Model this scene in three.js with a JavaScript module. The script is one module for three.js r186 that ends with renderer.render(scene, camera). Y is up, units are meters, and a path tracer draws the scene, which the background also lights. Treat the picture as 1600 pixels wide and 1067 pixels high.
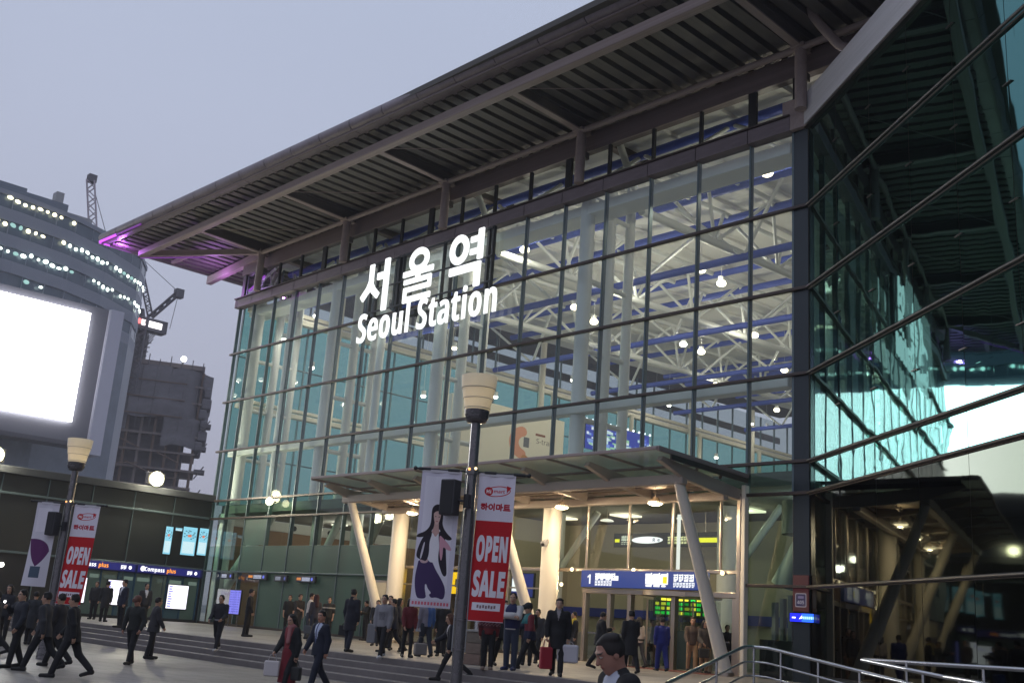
import * as THREE from 'three';
import { FontLoader } from 'three/addons/loaders/FontLoader.js';
import { mergeGeometries } from 'three/addons/utils/BufferGeometryUtils.js';
import { RoundedBoxGeometry } from 'three/addons/geometries/RoundedBoxGeometry.js';
import { RectAreaLightUniformsLib } from 'three/addons/lights/RectAreaLightUniformsLib.js';

// ---------------------------------------------------------------- camera, sky, sun, exposure
RectAreaLightUniformsLib.init();
const scene = new THREE.Scene();
const camera = new THREE.PerspectiveCamera(35.64, 1024 / 682, 0.1, 3000);
camera.position.set(0, 1.08, 0);
camera.setRotationFromMatrix(new THREE.Matrix4().makeBasis(
  new THREE.Vector3(0.691753, 0.068446, -0.718883),
  new THREE.Vector3(0.140186, 0.963832, 0.226663),
  new THREE.Vector3(0.708396, -0.257572, 0.657139)));
camera.updateMatrixWorld(true);

const col0 = (r, g, b) => new THREE.Color().setRGB(r, g, b);
const renderer = new THREE.WebGLRenderer({ antialias: true });
renderer.setSize(1024, 682);
renderer.toneMapping = THREE.LinearToneMapping;
renderer.toneMappingExposure = 1.0;
renderer.shadowMap.enabled = true;

let seed = 7;
const rnd = (a = 0, b = 1) => { seed = (seed * 1664525 + 1013904223) >>> 0; return a + (b - a) * (seed / 4294967296); };
function hash(x, y, s = 0) { let h = (x * 374761393 + y * 668265263 + s * 974634777) | 0; h = Math.imul(h ^ (h >>> 13), 1274126177); return ((h ^ (h >>> 16)) >>> 0) / 4294967296; }
function vnoise(x, y, per, s = 0) {
  const xi = Math.floor(x), yi = Math.floor(y), fx = x - xi, fy = y - yi, u = fx * fx * (3 - 2 * fx), v = fy * fy * (3 - 2 * fy), w = (a) => ((a % per) + per) % per;
  const a = hash(w(xi), w(yi), s), b = hash(w(xi + 1), w(yi), s), c = hash(w(xi), w(yi + 1), s), d = hash(w(xi + 1), w(yi + 1), s);
  return a + (b - a) * u + (c - a) * v + (a - b - c + d) * u * v;
}
// dusk sky under thin even cloud: lavender grey, slightly bluer overhead
{
  const W = 512, H = 256, data = new Float32Array(W * H * 4);
  for (let r = 0; r < H; r++) {
    const up = Math.sin(((r + 0.5) / H - 0.5) * Math.PI), t = Math.pow(Math.max(0, up), 0.55);
    for (let c = 0; c < W; c++) {
      const n = 0.955 + 0.09 * (0.6 * vnoise(c / 32, r / 16, 16, 3) + 0.4 * vnoise(c / 12, r / 9, 64, 4)), i = (r * W + c) * 4;
      const lo = [0.44, 0.415, 0.485], hi = [0.475, 0.545, 0.715];
      for (let k = 0; k < 3; k++) data[i + k] = (up < 0 ? lo[k] * 0.6 : lo[k] + (hi[k] - lo[k]) * Math.min(1, t * 1.25)) * n;
      data[i + 3] = 1;
    }
  }
  const sky = new THREE.DataTexture(data, W, H, THREE.RGBAFormat, THREE.FloatType);
  sky.mapping = THREE.EquirectangularReflectionMapping; sky.magFilter = sky.minFilter = THREE.LinearFilter; sky.needsUpdate = true;
  scene.background = sky; scene.environment = sky;
}
const sun = new THREE.DirectionalLight(new THREE.Color(1, 0.95, 0.88), 0.12);
sun.position.set(-40, 90, 60); sun.castShadow = true; sun.shadow.radius = 40; sun.shadow.mapSize.set(2048, 2048);
Object.assign(sun.shadow.camera, { left: -90, right: 60, top: 90, bottom: -60, near: 1, far: 300 });
scene.add(sun, sun.target);
scene.fog = new THREE.FogExp2(col0(0.80, 0.80, 0.88), 0.0005);

// ---------------------------------------------------------------- helpers
const V = (x, y, z) => new THREE.Vector3(x, y, z);
const names = new Map();
function numbered(n) { const k = names.get(n) ?? 0; names.set(n, k + 1); return k ? n + '_' + String(k).padStart(3, '0') : n; }
function tag(o, label, category, group, kind) {
  if (label) o.userData.label = label;
  if (category) o.userData.category = category;
  if (group) o.userData.group = group;
  if (kind) o.userData.kind = kind;
  return o;
}
function thing(name, label, category, pos = [0, 0, 0], turn = 0, group, kind) {
  const o = new THREE.Group(); o.name = numbered(name); o.position.set(...pos); o.rotation.y = turn; scene.add(o);
  return tag(o, label, category, group, kind);
}
function sub(name, parent) { const g = new THREE.Group(); g.name = name; parent.add(g); return g; }
function mesh(name, geo, mat, parent, pos, rot) {
  const m = new THREE.Mesh(geo, mat); m.name = name; m.castShadow = m.receiveShadow = true;
  if (pos) m.position.set(...pos);
  if (rot) m.rotation.set(...rot);
  parent.add(m); return m;
}
const UNIT = new THREE.BoxGeometry(1, 1, 1);
const bxCache = new Map();
// axis-aligned box between two corners; edges softened when asked
function box(name, a, b, mat, parent, soft = 0) {
  const s = [0, 1, 2].map((i) => Math.abs(b[i] - a[i])), c = [0, 1, 2].map((i) => (a[i] + b[i]) / 2);
  if (soft) {
    const key = s.map((x) => x.toFixed(3)).join() + soft;
    if (!bxCache.has(key)) bxCache.set(key, new RoundedBoxGeometry(...s, 2, Math.min(soft, ...s.map((x) => x * 0.45))));
    return mesh(name, bxCache.get(key), mat, parent, c);
  }
  const m = mesh(name, UNIT, mat, parent, c); m.scale.set(...s); return m;
}
const bg = (a, b) => new THREE.BoxGeometry(...[0, 1, 2].map((i) => Math.abs(b[i] - a[i]))).translate(...[0, 1, 2].map((i) => (a[i] + b[i]) / 2));
const CYL = [8, 12, 20].map((n) => new THREE.CylinderGeometry(1, 1, 1, n));
const Y = V(0, 1, 0);
function place(m, p, q, r, r2 = r) {
  const a = V(...p), b = V(...q), d = b.clone().sub(a), L = d.length();
  m.position.copy(a).add(b).multiplyScalar(0.5); m.quaternion.setFromUnitVectors(Y, d.divideScalar(L)); m.scale.set(r, L, r2); return m;
}
function tube(name, p, q, r, mat, parent, n = 1) { return place(mesh(name, CYL[n], mat, parent), p, q, r); }
function beam(name, p, q, w, h, mat, parent) {   // rectangular bar from p to q: w across, h in the plane that holds the vertical
  const a = V(...p), b = V(...q), m = mesh(name, UNIT, mat, parent), d = b.clone().sub(a);
  m.position.copy(a).add(b).multiplyScalar(0.5); m.up.set(0, 1, 0); m.lookAt(b); m.scale.set(w, h, d.length()); return m;
}
function tubeGeo(p, q, r0, r1 = r0, n = 8) {
  const a = V(...p), b = V(...q), d = b.clone().sub(a), L = d.length(), g = new THREE.CylinderGeometry(r1, r0, L, n);
  g.applyQuaternion(new THREE.Quaternion().setFromUnitVectors(Y, d.divideScalar(L))); g.translate((a.x + b.x - 0) / 2, (a.y + b.y) / 2, (a.z + b.z) / 2); return g;
}
const merge = (l) => mergeGeometries(l.map((g) => (g.index ? g.toNonIndexed() : g)).map((g) => { for (const k of Object.keys(g.attributes)) if (!['position', 'normal', 'uv'].includes(k)) g.deleteAttribute(k); return g; }));
const path = (pts, r, seg = 40, n = 8, closed = false) => new THREE.TubeGeometry(new THREE.CatmullRomCurve3(pts.map((p) => V(...p)), closed, 'catmullrom', 0.15), seg, r, n, closed);

// ---------------------------------------------------------------- materials
const col = (r, g, b) => new THREE.Color().setRGB(r, g, b);
const std = (r, g, b, rough = 0.7, metal = 0, more = {}) => new THREE.MeshStandardMaterial({ color: col(r, g, b), roughness: rough, metalness: metal, ...more });
const glow = (r, g, b, s = 1) => new THREE.MeshStandardMaterial({ color: col(0.02, 0.02, 0.02), emissive: col(r, g, b), emissiveIntensity: s, roughness: 0.6 });
const pane = (r, g, b, more = {}) => new THREE.MeshPhysicalMaterial({ color: col(r, g, b), transmission: 1, thickness: 0, roughness: 0.02, ior: 1.5, side: THREE.DoubleSide, ...more });
function noiseTex(size, fn, srgb = false) {
  const d = new Uint8Array(size * size * 4);
  for (let y = 0; y < size; y++) for (let x = 0; x < size; x++) { const v = fn(x / size, y / size, x, y), i = (y * size + x) * 4; for (let k = 0; k < 3; k++) d[i + k] = Math.max(0, Math.min(255, 255 * (Array.isArray(v) ? v[k] : v))); d[i + 3] = 255; }
  const t = new THREE.DataTexture(d, size, size); t.wrapS = t.wrapT = THREE.RepeatWrapping; t.magFilter = THREE.LinearFilter; t.minFilter = THREE.LinearFilter; if (srgb) t.colorSpace = THREE.SRGBColorSpace; t.needsUpdate = true; return t;
}
const rep = (t, u, v = u) => { const c = t.clone(); c.repeat.set(u, v); c.needsUpdate = true; return c; };
const fbm = (u, v, f, s) => 0.5 * vnoise(u * f, v * f, f, s) + 0.3 * vnoise(u * f * 3, v * f * 3, f * 3, s + 1) + 0.2 * vnoise(u * f * 9, v * f * 9, f * 9, s + 2);
const grime = noiseTex(512, (u, v) => 0.72 + 0.4 * fbm(u, v, 5, 11));
const wavy = noiseTex(256, (u, v) => 0.6 * vnoise(u * 4, v * 4, 4, 21) + 0.4 * vnoise(u * 9, v * 7, 63, 22));
const fine = noiseTex(256, (u, v) => fbm(u, v, 24, 31));
// granite paving seen at a low angle: slabs of 0.6 m with tone per slab, thin joints and traffic stains; 9.6 m a side
const paving = (tint, amp, sd) => noiseTex(1024, (u, v) => {
  const n = 16, i = Math.floor(u * n), j = Math.floor(v * n), fu = u * n - i, fv = v * n - j, e = Math.min(fu, 1 - fu, fv, 1 - fv);
  let t = 0.86 + amp * (hash(i, j, sd) - 0.5) + 0.22 * (fbm(u, v, 6, sd + 3) - 0.5) + 0.16 * (hash(Math.floor(u * 1024), Math.floor(v * 1024), sd) - 0.5);
  if (e < 0.026) t *= 0.5;
  t *= 1 - 0.45 * Math.max(0, fbm(u + 0.3, v, 4, sd + 9) - 0.55) * 3; if (hash(Math.floor(u * 170), Math.floor(v * 170), sd + 5) > 0.992) t *= 0.6;
  return tint.map((c) => c * t);
});
const pavA = paving([0.40, 0.365, 0.325], 0.22, 41), pavB = paving([0.25, 0.228, 0.21], 0.2, 51);
const rough1 = noiseTex(512, (u, v) => 0.45 + 0.4 * fbm(u, v, 7, 61));
const M = {
  plaza: std(0.8, 0.8, 0.8, 0.8, 0, { map: rep(pavA, 1), roughnessMap: rep(rough1, 0.4), bumpMap: rep(fine, 3), bumpScale: 0.003 }),
  lower: std(0.8, 0.8, 0.8, 0.8, 0, { map: rep(pavB, 1), roughnessMap: rep(rough1, 0.4), bumpMap: rep(fine, 3), bumpScale: 0.003 }),
  step: std(0.17, 0.15, 0.145, 0.6, 0, { map: rep(grime, 1) }),
  steel: std(0.20, 0.155, 0.155, 0.55, 0, { map: rep(grime, 1) }),
  steelPale: std(0.36, 0.29, 0.275, 0.55, 0, { map: rep(grime, 1) }),
  web: std(0.125, 0.11, 0.10, 0.7, 0, { map: rep(grime, 1) }),
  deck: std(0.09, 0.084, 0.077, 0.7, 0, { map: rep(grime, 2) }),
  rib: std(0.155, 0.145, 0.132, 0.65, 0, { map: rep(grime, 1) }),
  fascia: std(0.25, 0.215, 0.235, 0.45, 0.3, { map: rep(grime, 1) }),
  band: std(0.19, 0.155, 0.17, 0.45, 0.2, { map: rep(grime, 1) }),
  bronze: std(0.075, 0.06, 0.055, 0.4, 0.6),
  mullion: std(0.11, 0.15, 0.165, 0.4, 0.5),
  seam: std(0.032, 0.027, 0.026, 0.45),
  black: std(0.018, 0.018, 0.02, 0.5),
  darkPanel: std(0.02, 0.03, 0.037, 0.25, 0.2),
  white: std(0.78, 0.80, 0.79, 0.45),
  canopy: std(0.43, 0.365, 0.32, 0.5),
  cream: std(0.80, 0.74, 0.64, 0.5),
  ivory: std(0.74, 0.70, 0.61, 0.5),
  ceiling: std(0.74, 0.735, 0.71, 0.8),
  blue: std(0.07, 0.115, 0.52, 0.45),
  brown: std(0.34, 0.21, 0.13, 0.7, 0, { map: rep(grime, 1) }),
  beige: std(0.45, 0.41, 0.31, 0.7),
  stainless: std(0.56, 0.56, 0.57, 0.24, 1),
  satin: std(0.52, 0.45, 0.38, 0.34, 1),
  grey: std(0.30, 0.30, 0.31, 0.6),
  pole: std(0.16, 0.15, 0.155, 0.42, 0.5, { roughnessMap: rep(rough1, 1) }),
  concrete: std(0.33, 0.32, 0.30, 0.9, 0, { map: rep(grime, 1) }),
  clear: pane(0.86, 0.92, 0.885, { ior: 1.55 }),
  clerestory: pane(0.62, 0.67, 0.66),
  teal: pane(0.30, 0.58, 0.52, { roughness: 0.02 }),
  film: pane(0.065, 0.18, 0.14, { roughness: 0.55, transmission: 0.7 }),
  green: pane(0.42, 0.58, 0.50),
  doorGlass: pane(0.70, 0.78, 0.74, { ior: 1.8 }),
  canopyGlass: pane(0.62, 0.68, 0.61, { roughness: 0.45, transmission: 0.8 }),
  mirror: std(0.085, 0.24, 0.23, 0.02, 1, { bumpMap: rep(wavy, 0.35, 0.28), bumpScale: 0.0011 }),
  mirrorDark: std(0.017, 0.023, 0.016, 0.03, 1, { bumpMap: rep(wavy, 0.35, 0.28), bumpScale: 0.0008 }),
  frost: new THREE.MeshPhysicalMaterial({ color: col(0.90, 0.85, 0.73), transmission: 0.45, thickness: 0, roughness: 0.85, side: THREE.DoubleSide }),
};
// planar uv in metres for long flat things
function uvMetres(g, k = 1) {
  const p = g.attributes.position, n = g.attributes.normal, u = new Float32Array(p.count * 2);
  for (let i = 0; i < p.count; i++) {
    const ax = Math.abs(n.getX(i)), ay = Math.abs(n.getY(i)), az = Math.abs(n.getZ(i));
    const [a, b] = ay >= ax && ay >= az ? [p.getX(i), p.getZ(i)] : ax >= az ? [p.getZ(i), p.getY(i)] : [p.getX(i), p.getY(i)];
    u[i * 2] = a * k; u[i * 2 + 1] = b * k;
  }
  g.setAttribute('uv', new THREE.BufferAttribute(u, 2)); return g;
}
function canvas(w, h, draw) {
  const c = document.createElement('canvas'); c.width = w; c.height = h; const x = c.getContext('2d'); draw(x, w, h);
  const t = new THREE.CanvasTexture(c); t.colorSpace = THREE.SRGBColorSpace; return t;
}
const litSign = (t, s = 1, base = 0.03) => new THREE.MeshStandardMaterial({ color: col(base, base, base), emissive: col(1, 1, 1), emissiveMap: t, emissiveIntensity: s, roughness: 0.4 });
const print = (t, rough = 0.8) => new THREE.MeshStandardMaterial({ map: t, roughness: rough, side: THREE.DoubleSide });
function point(parent, pos, color, intensity, radius = 1) {
  const l = new THREE.PointLight(col(...color), intensity, 0, 2); l.position.set(...pos); l.castShadow = true; l.shadow.radius = radius; parent.add(l); return l;
}
// hangul written as strokes in a unit square (x right, y down): ['l', x0,y0,x1,y1...] lines and ['o', cx, cy, rx, ry] rings
const HAN = {
  '하': [['l', .08, .16, .5, .16], ['l', .02, .34, .56, .34], ['o', .29, .68, .2, .19], ['l', .74, .06, .74, .96], ['l', .74, .5, .96, .5]],
  '이': [['o', .32, .5, .26, .32], ['l', .82, .04, .82, .98]],
  '마': [['l', .08, .2, .5, .2, .5, .78, .08, .78, .08, .2], ['l', .74, .06, .74, .96], ['l', .74, .5, .96, .5]],
  '트': [['l', .82, .14, .16, .14, .16, .66, .84, .66], ['l', .16, .4, .8, .4], ['l', .02, .9, .98, .9]],
};
function hangul(x, text, x0, y0, size, gap, w) {
  x.lineWidth = w; x.lineCap = 'round'; x.lineJoin = 'round';
  [...text].forEach((ch, i) => {
    for (const s of HAN[ch] ?? []) {
      x.beginPath();
      if (s[0] === 'o') x.ellipse(x0 + i * (size + gap) + s[1] * size, y0 + s[2] * size, s[3] * size, s[4] * size, 0, 0, 7);
      else for (let k = 1; k < s.length; k += 2) x[k === 1 ? 'moveTo' : 'lineTo'](x0 + i * (size + gap) + s[k] * size, y0 + s[k + 1] * size);
      x.stroke();
    }
  });
}

// ---------------------------------------------------------------- ground, plaza, stairs
const F = -30, LEFT = -56.8, RIGHT = -18.58, DOWN = -0.6;              // facade plane and its two ends; level of the lower square
{
  const g = uvMetres(new THREE.BoxGeometry(2400, 0.3, 2400).translate(0, DOWN - 0.15, 0), 1 / 9.6);
  tag(mesh('ground', g, M.lower, scene), 'grey granite paving of the lower square in front of the steps', null, null, 'structure');
  const flat = (x0, x1, z0, z1) => uvMetres(new THREE.BoxGeometry(x1 - x0, 0.56, z1 - z0).translate((x0 + x1) / 2, -0.28, (z0 + z1) / 2), 1 / 9.6);
  const up = mesh('plaza', merge([flat(-120, -12.2, -130, -18.5), flat(-12.2, 40, -130, -20.2)]), M.plaza, scene);
  tag(up, 'pale stone paving of the raised square before the station doors', null, null, 'structure');
  const st = thing('stairs', 'four dark stone steps between the two squares', null, [0, 0, 0], 0, null, 'structure');
  for (let k = 0; k < 4; k++) {
    const z1 = -18.5 + 0.42 * (k + 1), y = -0.15 * k, e = mesh('step', uvMetres(new RoundedBoxGeometry(83.6, 0.6 + y + 0.02, 0.44, 2, 0.012), 0.3), M.step, st, [-54, (y + DOWN) / 2, z1 - 0.21]);
    e.scale.y = 1; if (k === 0) e.position.y += 0.003;
    box('nosing', [-95.8, y + 0.0105, z1 - 0.045], [-12.2, y + 0.0145, z1 - 0.012], M.concrete, st);
  }
  const ramp = new THREE.Shape([[-12.2, DOWN], [-12.2, 0], [-11, 0], [-2, DOWN]].map((p) => new THREE.Vector2(...p)));
  tag(mesh('ramp', uvMetres(new THREE.ExtrudeGeometry(ramp, { depth: 3.0, bevelEnabled: false }), 1 / 9.6), M.plaza, scene, [0, 0, -20.2]), 'sloping stone ramp beside the steps under the steel handrails', null, null, 'structure');
}

// ---------------------------------------------------------------- station hall
const station = thing('station_hall', 'large glass station hall with a wide overhanging roof and lit white trusses inside', 'station building', [0, 0, 0]);
const MX = [RIGHT]; for (let k = 0; k < 16; k++) MX.push(-20.34 - 2.32 * k); MX.push(LEFT);   // mullion lines
const ROWS = [5.77, 6.79, 9.68, 12.62, 15.56, 18.45];
const PANES = [0, 1, 2, 3].map((k) => { const g = new THREE.PlaneGeometry(1, 1); const u = g.attributes.uv; for (let i = 0; i < 4; i++) u.setXY(i, u.getX(i) * 2.3 + k * 3.7, u.getY(i) * 2.9 + k * 1.3); return g; });
let pv = 0;
function glass(name, x0, x1, y0, y1, z, mat, parent, tilt = 0) {
  const m = mesh(name, PANES[pv++ % 4], mat, parent, [(x0 + x1) / 2, (y0 + y1) / 2, z]); m.scale.set(Math.abs(x1 - x0), y1 - y0, 1);
  if (tilt) { m.rotation.y = rnd(-tilt, tilt); m.rotation.x = rnd(-tilt, tilt); } return m;
}
function sideGlass(name, z0, z1, y0, y1, x, mat, parent) {
  const m = mesh(name, PANES[pv++ % 4], mat, parent, [x, (y0 + y1) / 2, (z0 + z1) / 2], [0, Math.PI / 2, 0]); m.scale.set(Math.abs(z1 - z0), y1 - y0, 1); return m;
}
{
  const s = station;
  // upper curtain wall
  for (let i = 0; i + 1 < MX.length; i++) for (let r = 0; r + 1 < ROWS.length; r++)
    glass('window_pane', MX[i + 1] + 0.035, MX[i] - 0.035, ROWS[r] + 0.03, ROWS[r + 1] - 0.03, F, r === 0 ? M.green : M.clear, s, 0.0028);
  for (const x of MX) box('mullion', [x - 0.035, ROWS[0], F - 0.17], [x + 0.035, 18.45, F + 0.025], M.mullion, s);
  for (const y of ROWS.slice(0, 5)) { box('transom', [LEFT - 0.25, y - 0.055, F - 0.02], [-18.0, y + 0.055, F + 0.15], M.bronze, s, 0.02); }
  // spandrel slab behind the dark row and its light beams
  box('floor', [LEFT + 0.1, 6.15, -95], [-8, 6.62, F - 0.6], M.concrete, s);
  // purple-grey header band in separate panels
  for (let i = 0; i + 1 < MX.length; i++) box('band_panel', [MX[i + 1] + 0.012, 18.46, F - 0.25], [MX[i] - 0.012, 19.0, F + 0.22], M.band, s, 0.02);
  box('band_panel', [LEFT - 0.28, 18.46, F - 0.25], [LEFT - 0.012, 19.0, F + 0.22], M.band, s, 0.02);
  box('sill_rail', [LEFT - 0.3, 19.0, F - 0.1], [RIGHT, 19.06, F + 0.3], M.bronze, s);
  // clerestory
  for (let i = 0; i + 1 < MX.length; i++) glass('clerestory_pane', MX[i + 1] + 0.05, MX[i] - 0.05, 19.02, 20.62, -30.12, M.clerestory, s);
  MX.forEach((x, i) => box('clerestory_mullion', [x - (i % 4 === 1 ? 0.16 : 0.06), 19.06, -30.2], [x + (i % 4 === 1 ? 0.16 : 0.06), 20.62, -30.06], M.black, s));
  
  box('eaves_beam', [LEFT - 0.3, 20.62, -30.4], [-8, 21.5, -30.02], M.steel, s, 0.02);

  // corner post between hall and wing
  box('corner_panel', [-18.58, 0, F - 0.15], [-17.99, 18.46, F + 0.02], M.darkPanel, s, 0.01);
  box('corner_cap', [-18.9, 18.47, F - 0.25], [-17.93, 19.62, F + 0.2], M.steelPale, s, 0.02);

  // roof: deck, ribs, rafters, tubes, edge
  const COLX = [-18.0, -28.46, -37.25, -45.46, -54.19], rise = (z) => 21.95 + 0.02 * (z + 31);
  const roof = sub('roof', s);
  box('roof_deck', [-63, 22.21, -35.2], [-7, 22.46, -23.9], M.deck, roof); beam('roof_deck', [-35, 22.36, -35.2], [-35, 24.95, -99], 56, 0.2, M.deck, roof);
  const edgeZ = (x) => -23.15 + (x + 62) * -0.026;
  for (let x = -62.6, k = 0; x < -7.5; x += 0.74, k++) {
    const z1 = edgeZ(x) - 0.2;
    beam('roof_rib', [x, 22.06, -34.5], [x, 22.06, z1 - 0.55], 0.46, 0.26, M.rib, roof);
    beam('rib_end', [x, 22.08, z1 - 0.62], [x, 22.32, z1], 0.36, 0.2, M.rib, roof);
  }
  for (let x = -62.9; x < -8; x += 2.32) {   // rounded fascia in lengths with open joints
    const x1 = x + 2.28, sh = new THREE.Shape(); sh.moveTo(0.5, -0.32); sh.lineTo(-0.02, -0.32); sh.absarc(-0.05, -0.02, 0.3, -Math.PI / 2, Math.PI / 2, true); sh.lineTo(0.5, 0.28); sh.closePath();
    const g = new THREE.ExtrudeGeometry(sh, { depth: 2.28, bevelEnabled: false, curveSegments: 10 }); g.rotateY(Math.PI / 2);
    uvMetres(g, 0.4);
    mesh('fascia_panel', g, M.fascia, roof, [x, 22.33, edgeZ(x + 1.1) - 0.32], [0, 0.026, 0]);
    box('fascia_joint', [x1 + 0.0, 22.08, edgeZ(x1) - 0.62], [x1 + 0.06, 22.6, edgeZ(x1) - 0.36], M.black, roof);
  }
  box('fascia_lip', [-62.9, 21.92, -24.15], [-8, 22.0, -24.05], M.steel, roof).rotation.y = 0.026;
  box('outer_beam', [-61, 21.2, -25.35], [-6, 21.6, -24.95], M.steelPale, roof, 0.06);
  tube('inner_beam', [-54.19, 21.35, -29.5], [-6, 21.35, -29.5], 0.13, M.steelPale, roof, 1);
  const rafter = (x, z0, z1, h0 = 0.62, h1 = 0.36) => {
    const sh = new THREE.Shape([[z0, 21.26], [z1, 21.26 + (h0 - h1)], [z1, 21.9], [z0, 21.9]].map((p) => new THREE.Vector2(-p[0], p[1])));
    const g = new THREE.ExtrudeGeometry(sh, { depth: 0.1, bevelEnabled: false }); g.rotateY(Math.PI / 2); g.translate(x - 0.05, 0, 0);
    const r = mesh('rafter', uvMetres(g, 0.4), M.web, roof);
    beam('rafter_flange', [x, 21.22, z0], [x, 21.22 + (h0 - h1), z1], 0.3, 0.06, M.steelPale, roof);
    return r;
  };
  for (const x of COLX) {
    rafter(x, -34, -25.3);
    const c = tube('roof_column', [x, 19.0, -29.55], [x, 21.3, -29.55], 0.21, M.steelPale, s, 2);
    box('column_cap', [x - 0.28, 21.3, -29.85], [x + 0.28, 21.42, -29.25], M.steelPale, s, 0.02);
    tube('tie_rod', [x + 0.35, 21.5, -25.4], [x + 4.4, 21.75, -29.4], 0.022, M.steelPale, roof, 0);
    box('column_bracket', [x - 0.09, 20.2, -30.0], [x + 0.09, 20.5, -29.72], M.web, s);
  }
  // left end of the roof: hip beam, cross beams, edge
  beam('hip_beam', [-61.0, 21.42, -25.15], [-54.19, 21.42, -29.5], 0.26, 0.34, M.steelPale, roof);
  beam('cross_beam', [-62.6, 21.5, -30.6], [-54.3, 21.5, -29.9], 0.34, 0.5, M.steelPale, roof);
  beam('cross_beam', [-62.6, 21.6, -35.0], [-56.6, 21.6, -32.2], 0.34, 0.5, M.steelPale, roof);
  beam('cross_beam', [-61.8, 21.75, -27.6], [-58.2, 21.6, -27.4], 0.2, 0.2, M.steelPale, roof);
  box('end_fascia', [-63.15, 21.95, -99], [-62.9, 22.62, -23.25], M.fascia, roof, 0.08);
  // violet light line along the roof corner
  const led = glow(0.62, 0.10, 0.95, 1.5), ledSoft = glow(0.5, 0.12, 0.8, 0.35);
  beam('edge_light', [-62.75, 22.0, -23.2], [-60.6, 22.0, -23.3], 0.1, 0.12, led, roof);
  beam('edge_light', [-60.55, 22.0, -23.3], [-57.5, 22.0, -23.4], 0.08, 0.08, ledSoft, roof);
  beam('edge_light', [-62.85, 22.0, -23.25], [-62.85, 22.0, -25.3], 0.1, 0.12, led, roof);
  beam('edge_light', [-61.05, 21.18, -25.2], [-57.4, 21.18, -27.6], 0.06, 0.05, ledSoft, roof);
  point(roof, [-61.9, 21.65, -24.2], [0.62, 0.16, 1], 9, 4);
  point(roof, [-59.8, 20.4, -29.4], [0.66, 0.24, 1], 15, 4);
  // end frame of the clerestory with violet lit arrow
  const fr = sub('end_truss', s);
  tube('chord', [-58.6, 20.35, -31.6], [-55.9, 21.35, -31.6], 0.09, M.white, fr, 0);
  tube('chord', [-58.6, 20.3, -31.6], [-54.4, 19.95, -31.4], 0.09, M.white, fr, 0);
  for (const [a, b] of [[-57.4, -56.6], [-56.0, -56.4], [-55.7, -54.9]]) tube('web', [a, 20.2, -31.5], [b, 21.1, -31.5], 0.05, M.white, fr, 0);
  beam('edge_light', [-58.7, 20.33, -31.45], [-56.9, 21.0, -31.45], 0.07, 0.07, led, fr);
  beam('edge_light', [-58.6, 20.22, -31.4], [-55.4, 19.93, -31.3], 0.07, 0.07, glow(0.75, 0.45, 0.95, 0.9), fr);
  point(fr, [-57.3, 20.5, -30.9], [0.68, 0.3, 1], 2, 3);

  // roof drain pipe over the wing
  mesh('drain_pipe', path([[-17.3, 23.2, -28.8], [-17.3, 22.4, -28.8], [-16.9, 21.6, -28.9], [-16.25, 20.6, -29.1], [-15.9, 20.4, -29.2]], 0.16, 30, 12), M.steelPale, s);

  // ---- inside: side wall of teal glass, white beams and columns
  for (let z = F - 0.35, k = 0; z > -94; z -= 2.32, k++) {
    sideGlass('side_pane', z, z - 2.32, 6.62, 12.62, LEFT, M.teal, s);
    sideGlass('side_pane', z, z - 2.32, 12.62, 18.6, LEFT, M.teal, s);
    sideGlass('side_pane', z, z - 2.32, 18.9, 22, LEFT, M.clerestory, s);
    box('side_mullion', [LEFT - 0.12, 6.62, z - 0.03], [LEFT + 0.05, 22, z + 0.03], M.mullion, s);
  }
  for (const y of [9.68, 15.56]) box('side_transom', [LEFT - 0.06, y - 0.03, -95], [LEFT + 0.08, y + 0.03, F - 0.3], M.mullion, s);
  for (const [y, h] of [[12.62, 0.24], [18.6, 0.3]]) {
    box('side_beam', [LEFT + 0.25, y - h, -95], [LEFT + 0.75, y + h * 0.2, F - 0.4], M.ivory, s, 0.04);
    box('side_beam', [LEFT + 0.25, y + h * 0.7, -95], [LEFT + 0.6, y + h * 1.5, F - 0.4], M.ivory, s, 0.04);
  }
  for (let z = -36.5; z > -95; z -= 9.28) { tube('side_column', [LEFT + 1.1, 6.6, z], [LEFT + 1.1, 22, z], 0.24, M.ivory, s, 1); tube('side_column', [LEFT + 0.9, 6.6, z - 1.5], [LEFT + 0.9, 18.4, z - 1.5], 0.2, M.ivory, s, 1); }
  box('lower_side_wall', [LEFT - 0.15, 0, -60], [LEFT + 0.05, 5.55, F - 0.6], M.brown, s);
  box('white_band', [LEFT - 0.15, 5.57, -60], [LEFT + 0.1, 6.14, F - 0.6], M.ceiling, s);
  for (let z = -33; z > -52; z -= 2.6) mesh('air_nozzle', CYL[1], M.black, s, [LEFT + 0.12, 5.85, z], [0, 0, Math.PI / 2]).scale.set(0.16, 0.05, 0.16);
  box('room_end_wall', [LEFT, 0, -60.2], [-36.9, 6.14, -60], M.beige, s);
  box('back_wall', [LEFT, 0, -95.3], [-8, 24, -95], M.ceiling, s);
  box('inner_wall', [-8, 0, -95], [-7.7, 24, -31], M.ceiling, s);
  // sloping white ceiling in bands with joints
  const cy = (z) => 21.15 + 0.035 * (F - z);
  for (let z = -31.2; z > -94; z -= 2.3) beam('ceiling_panel', [-32.4, cy(z) + 0.5, z - 0.01], [-32.4, cy(z - 2.3) + 0.5, z - 2.29], 48.8, 0.12, M.ceiling, s);
  for (let x = -55; x < -9; x += 2.9) beam('ceiling_purlin', [x, cy(-31.5) + 0.36, -31.5], [x, cy(-94.5) + 0.36, -94.5], 0.14, 0.16, M.ceiling, s);
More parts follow.
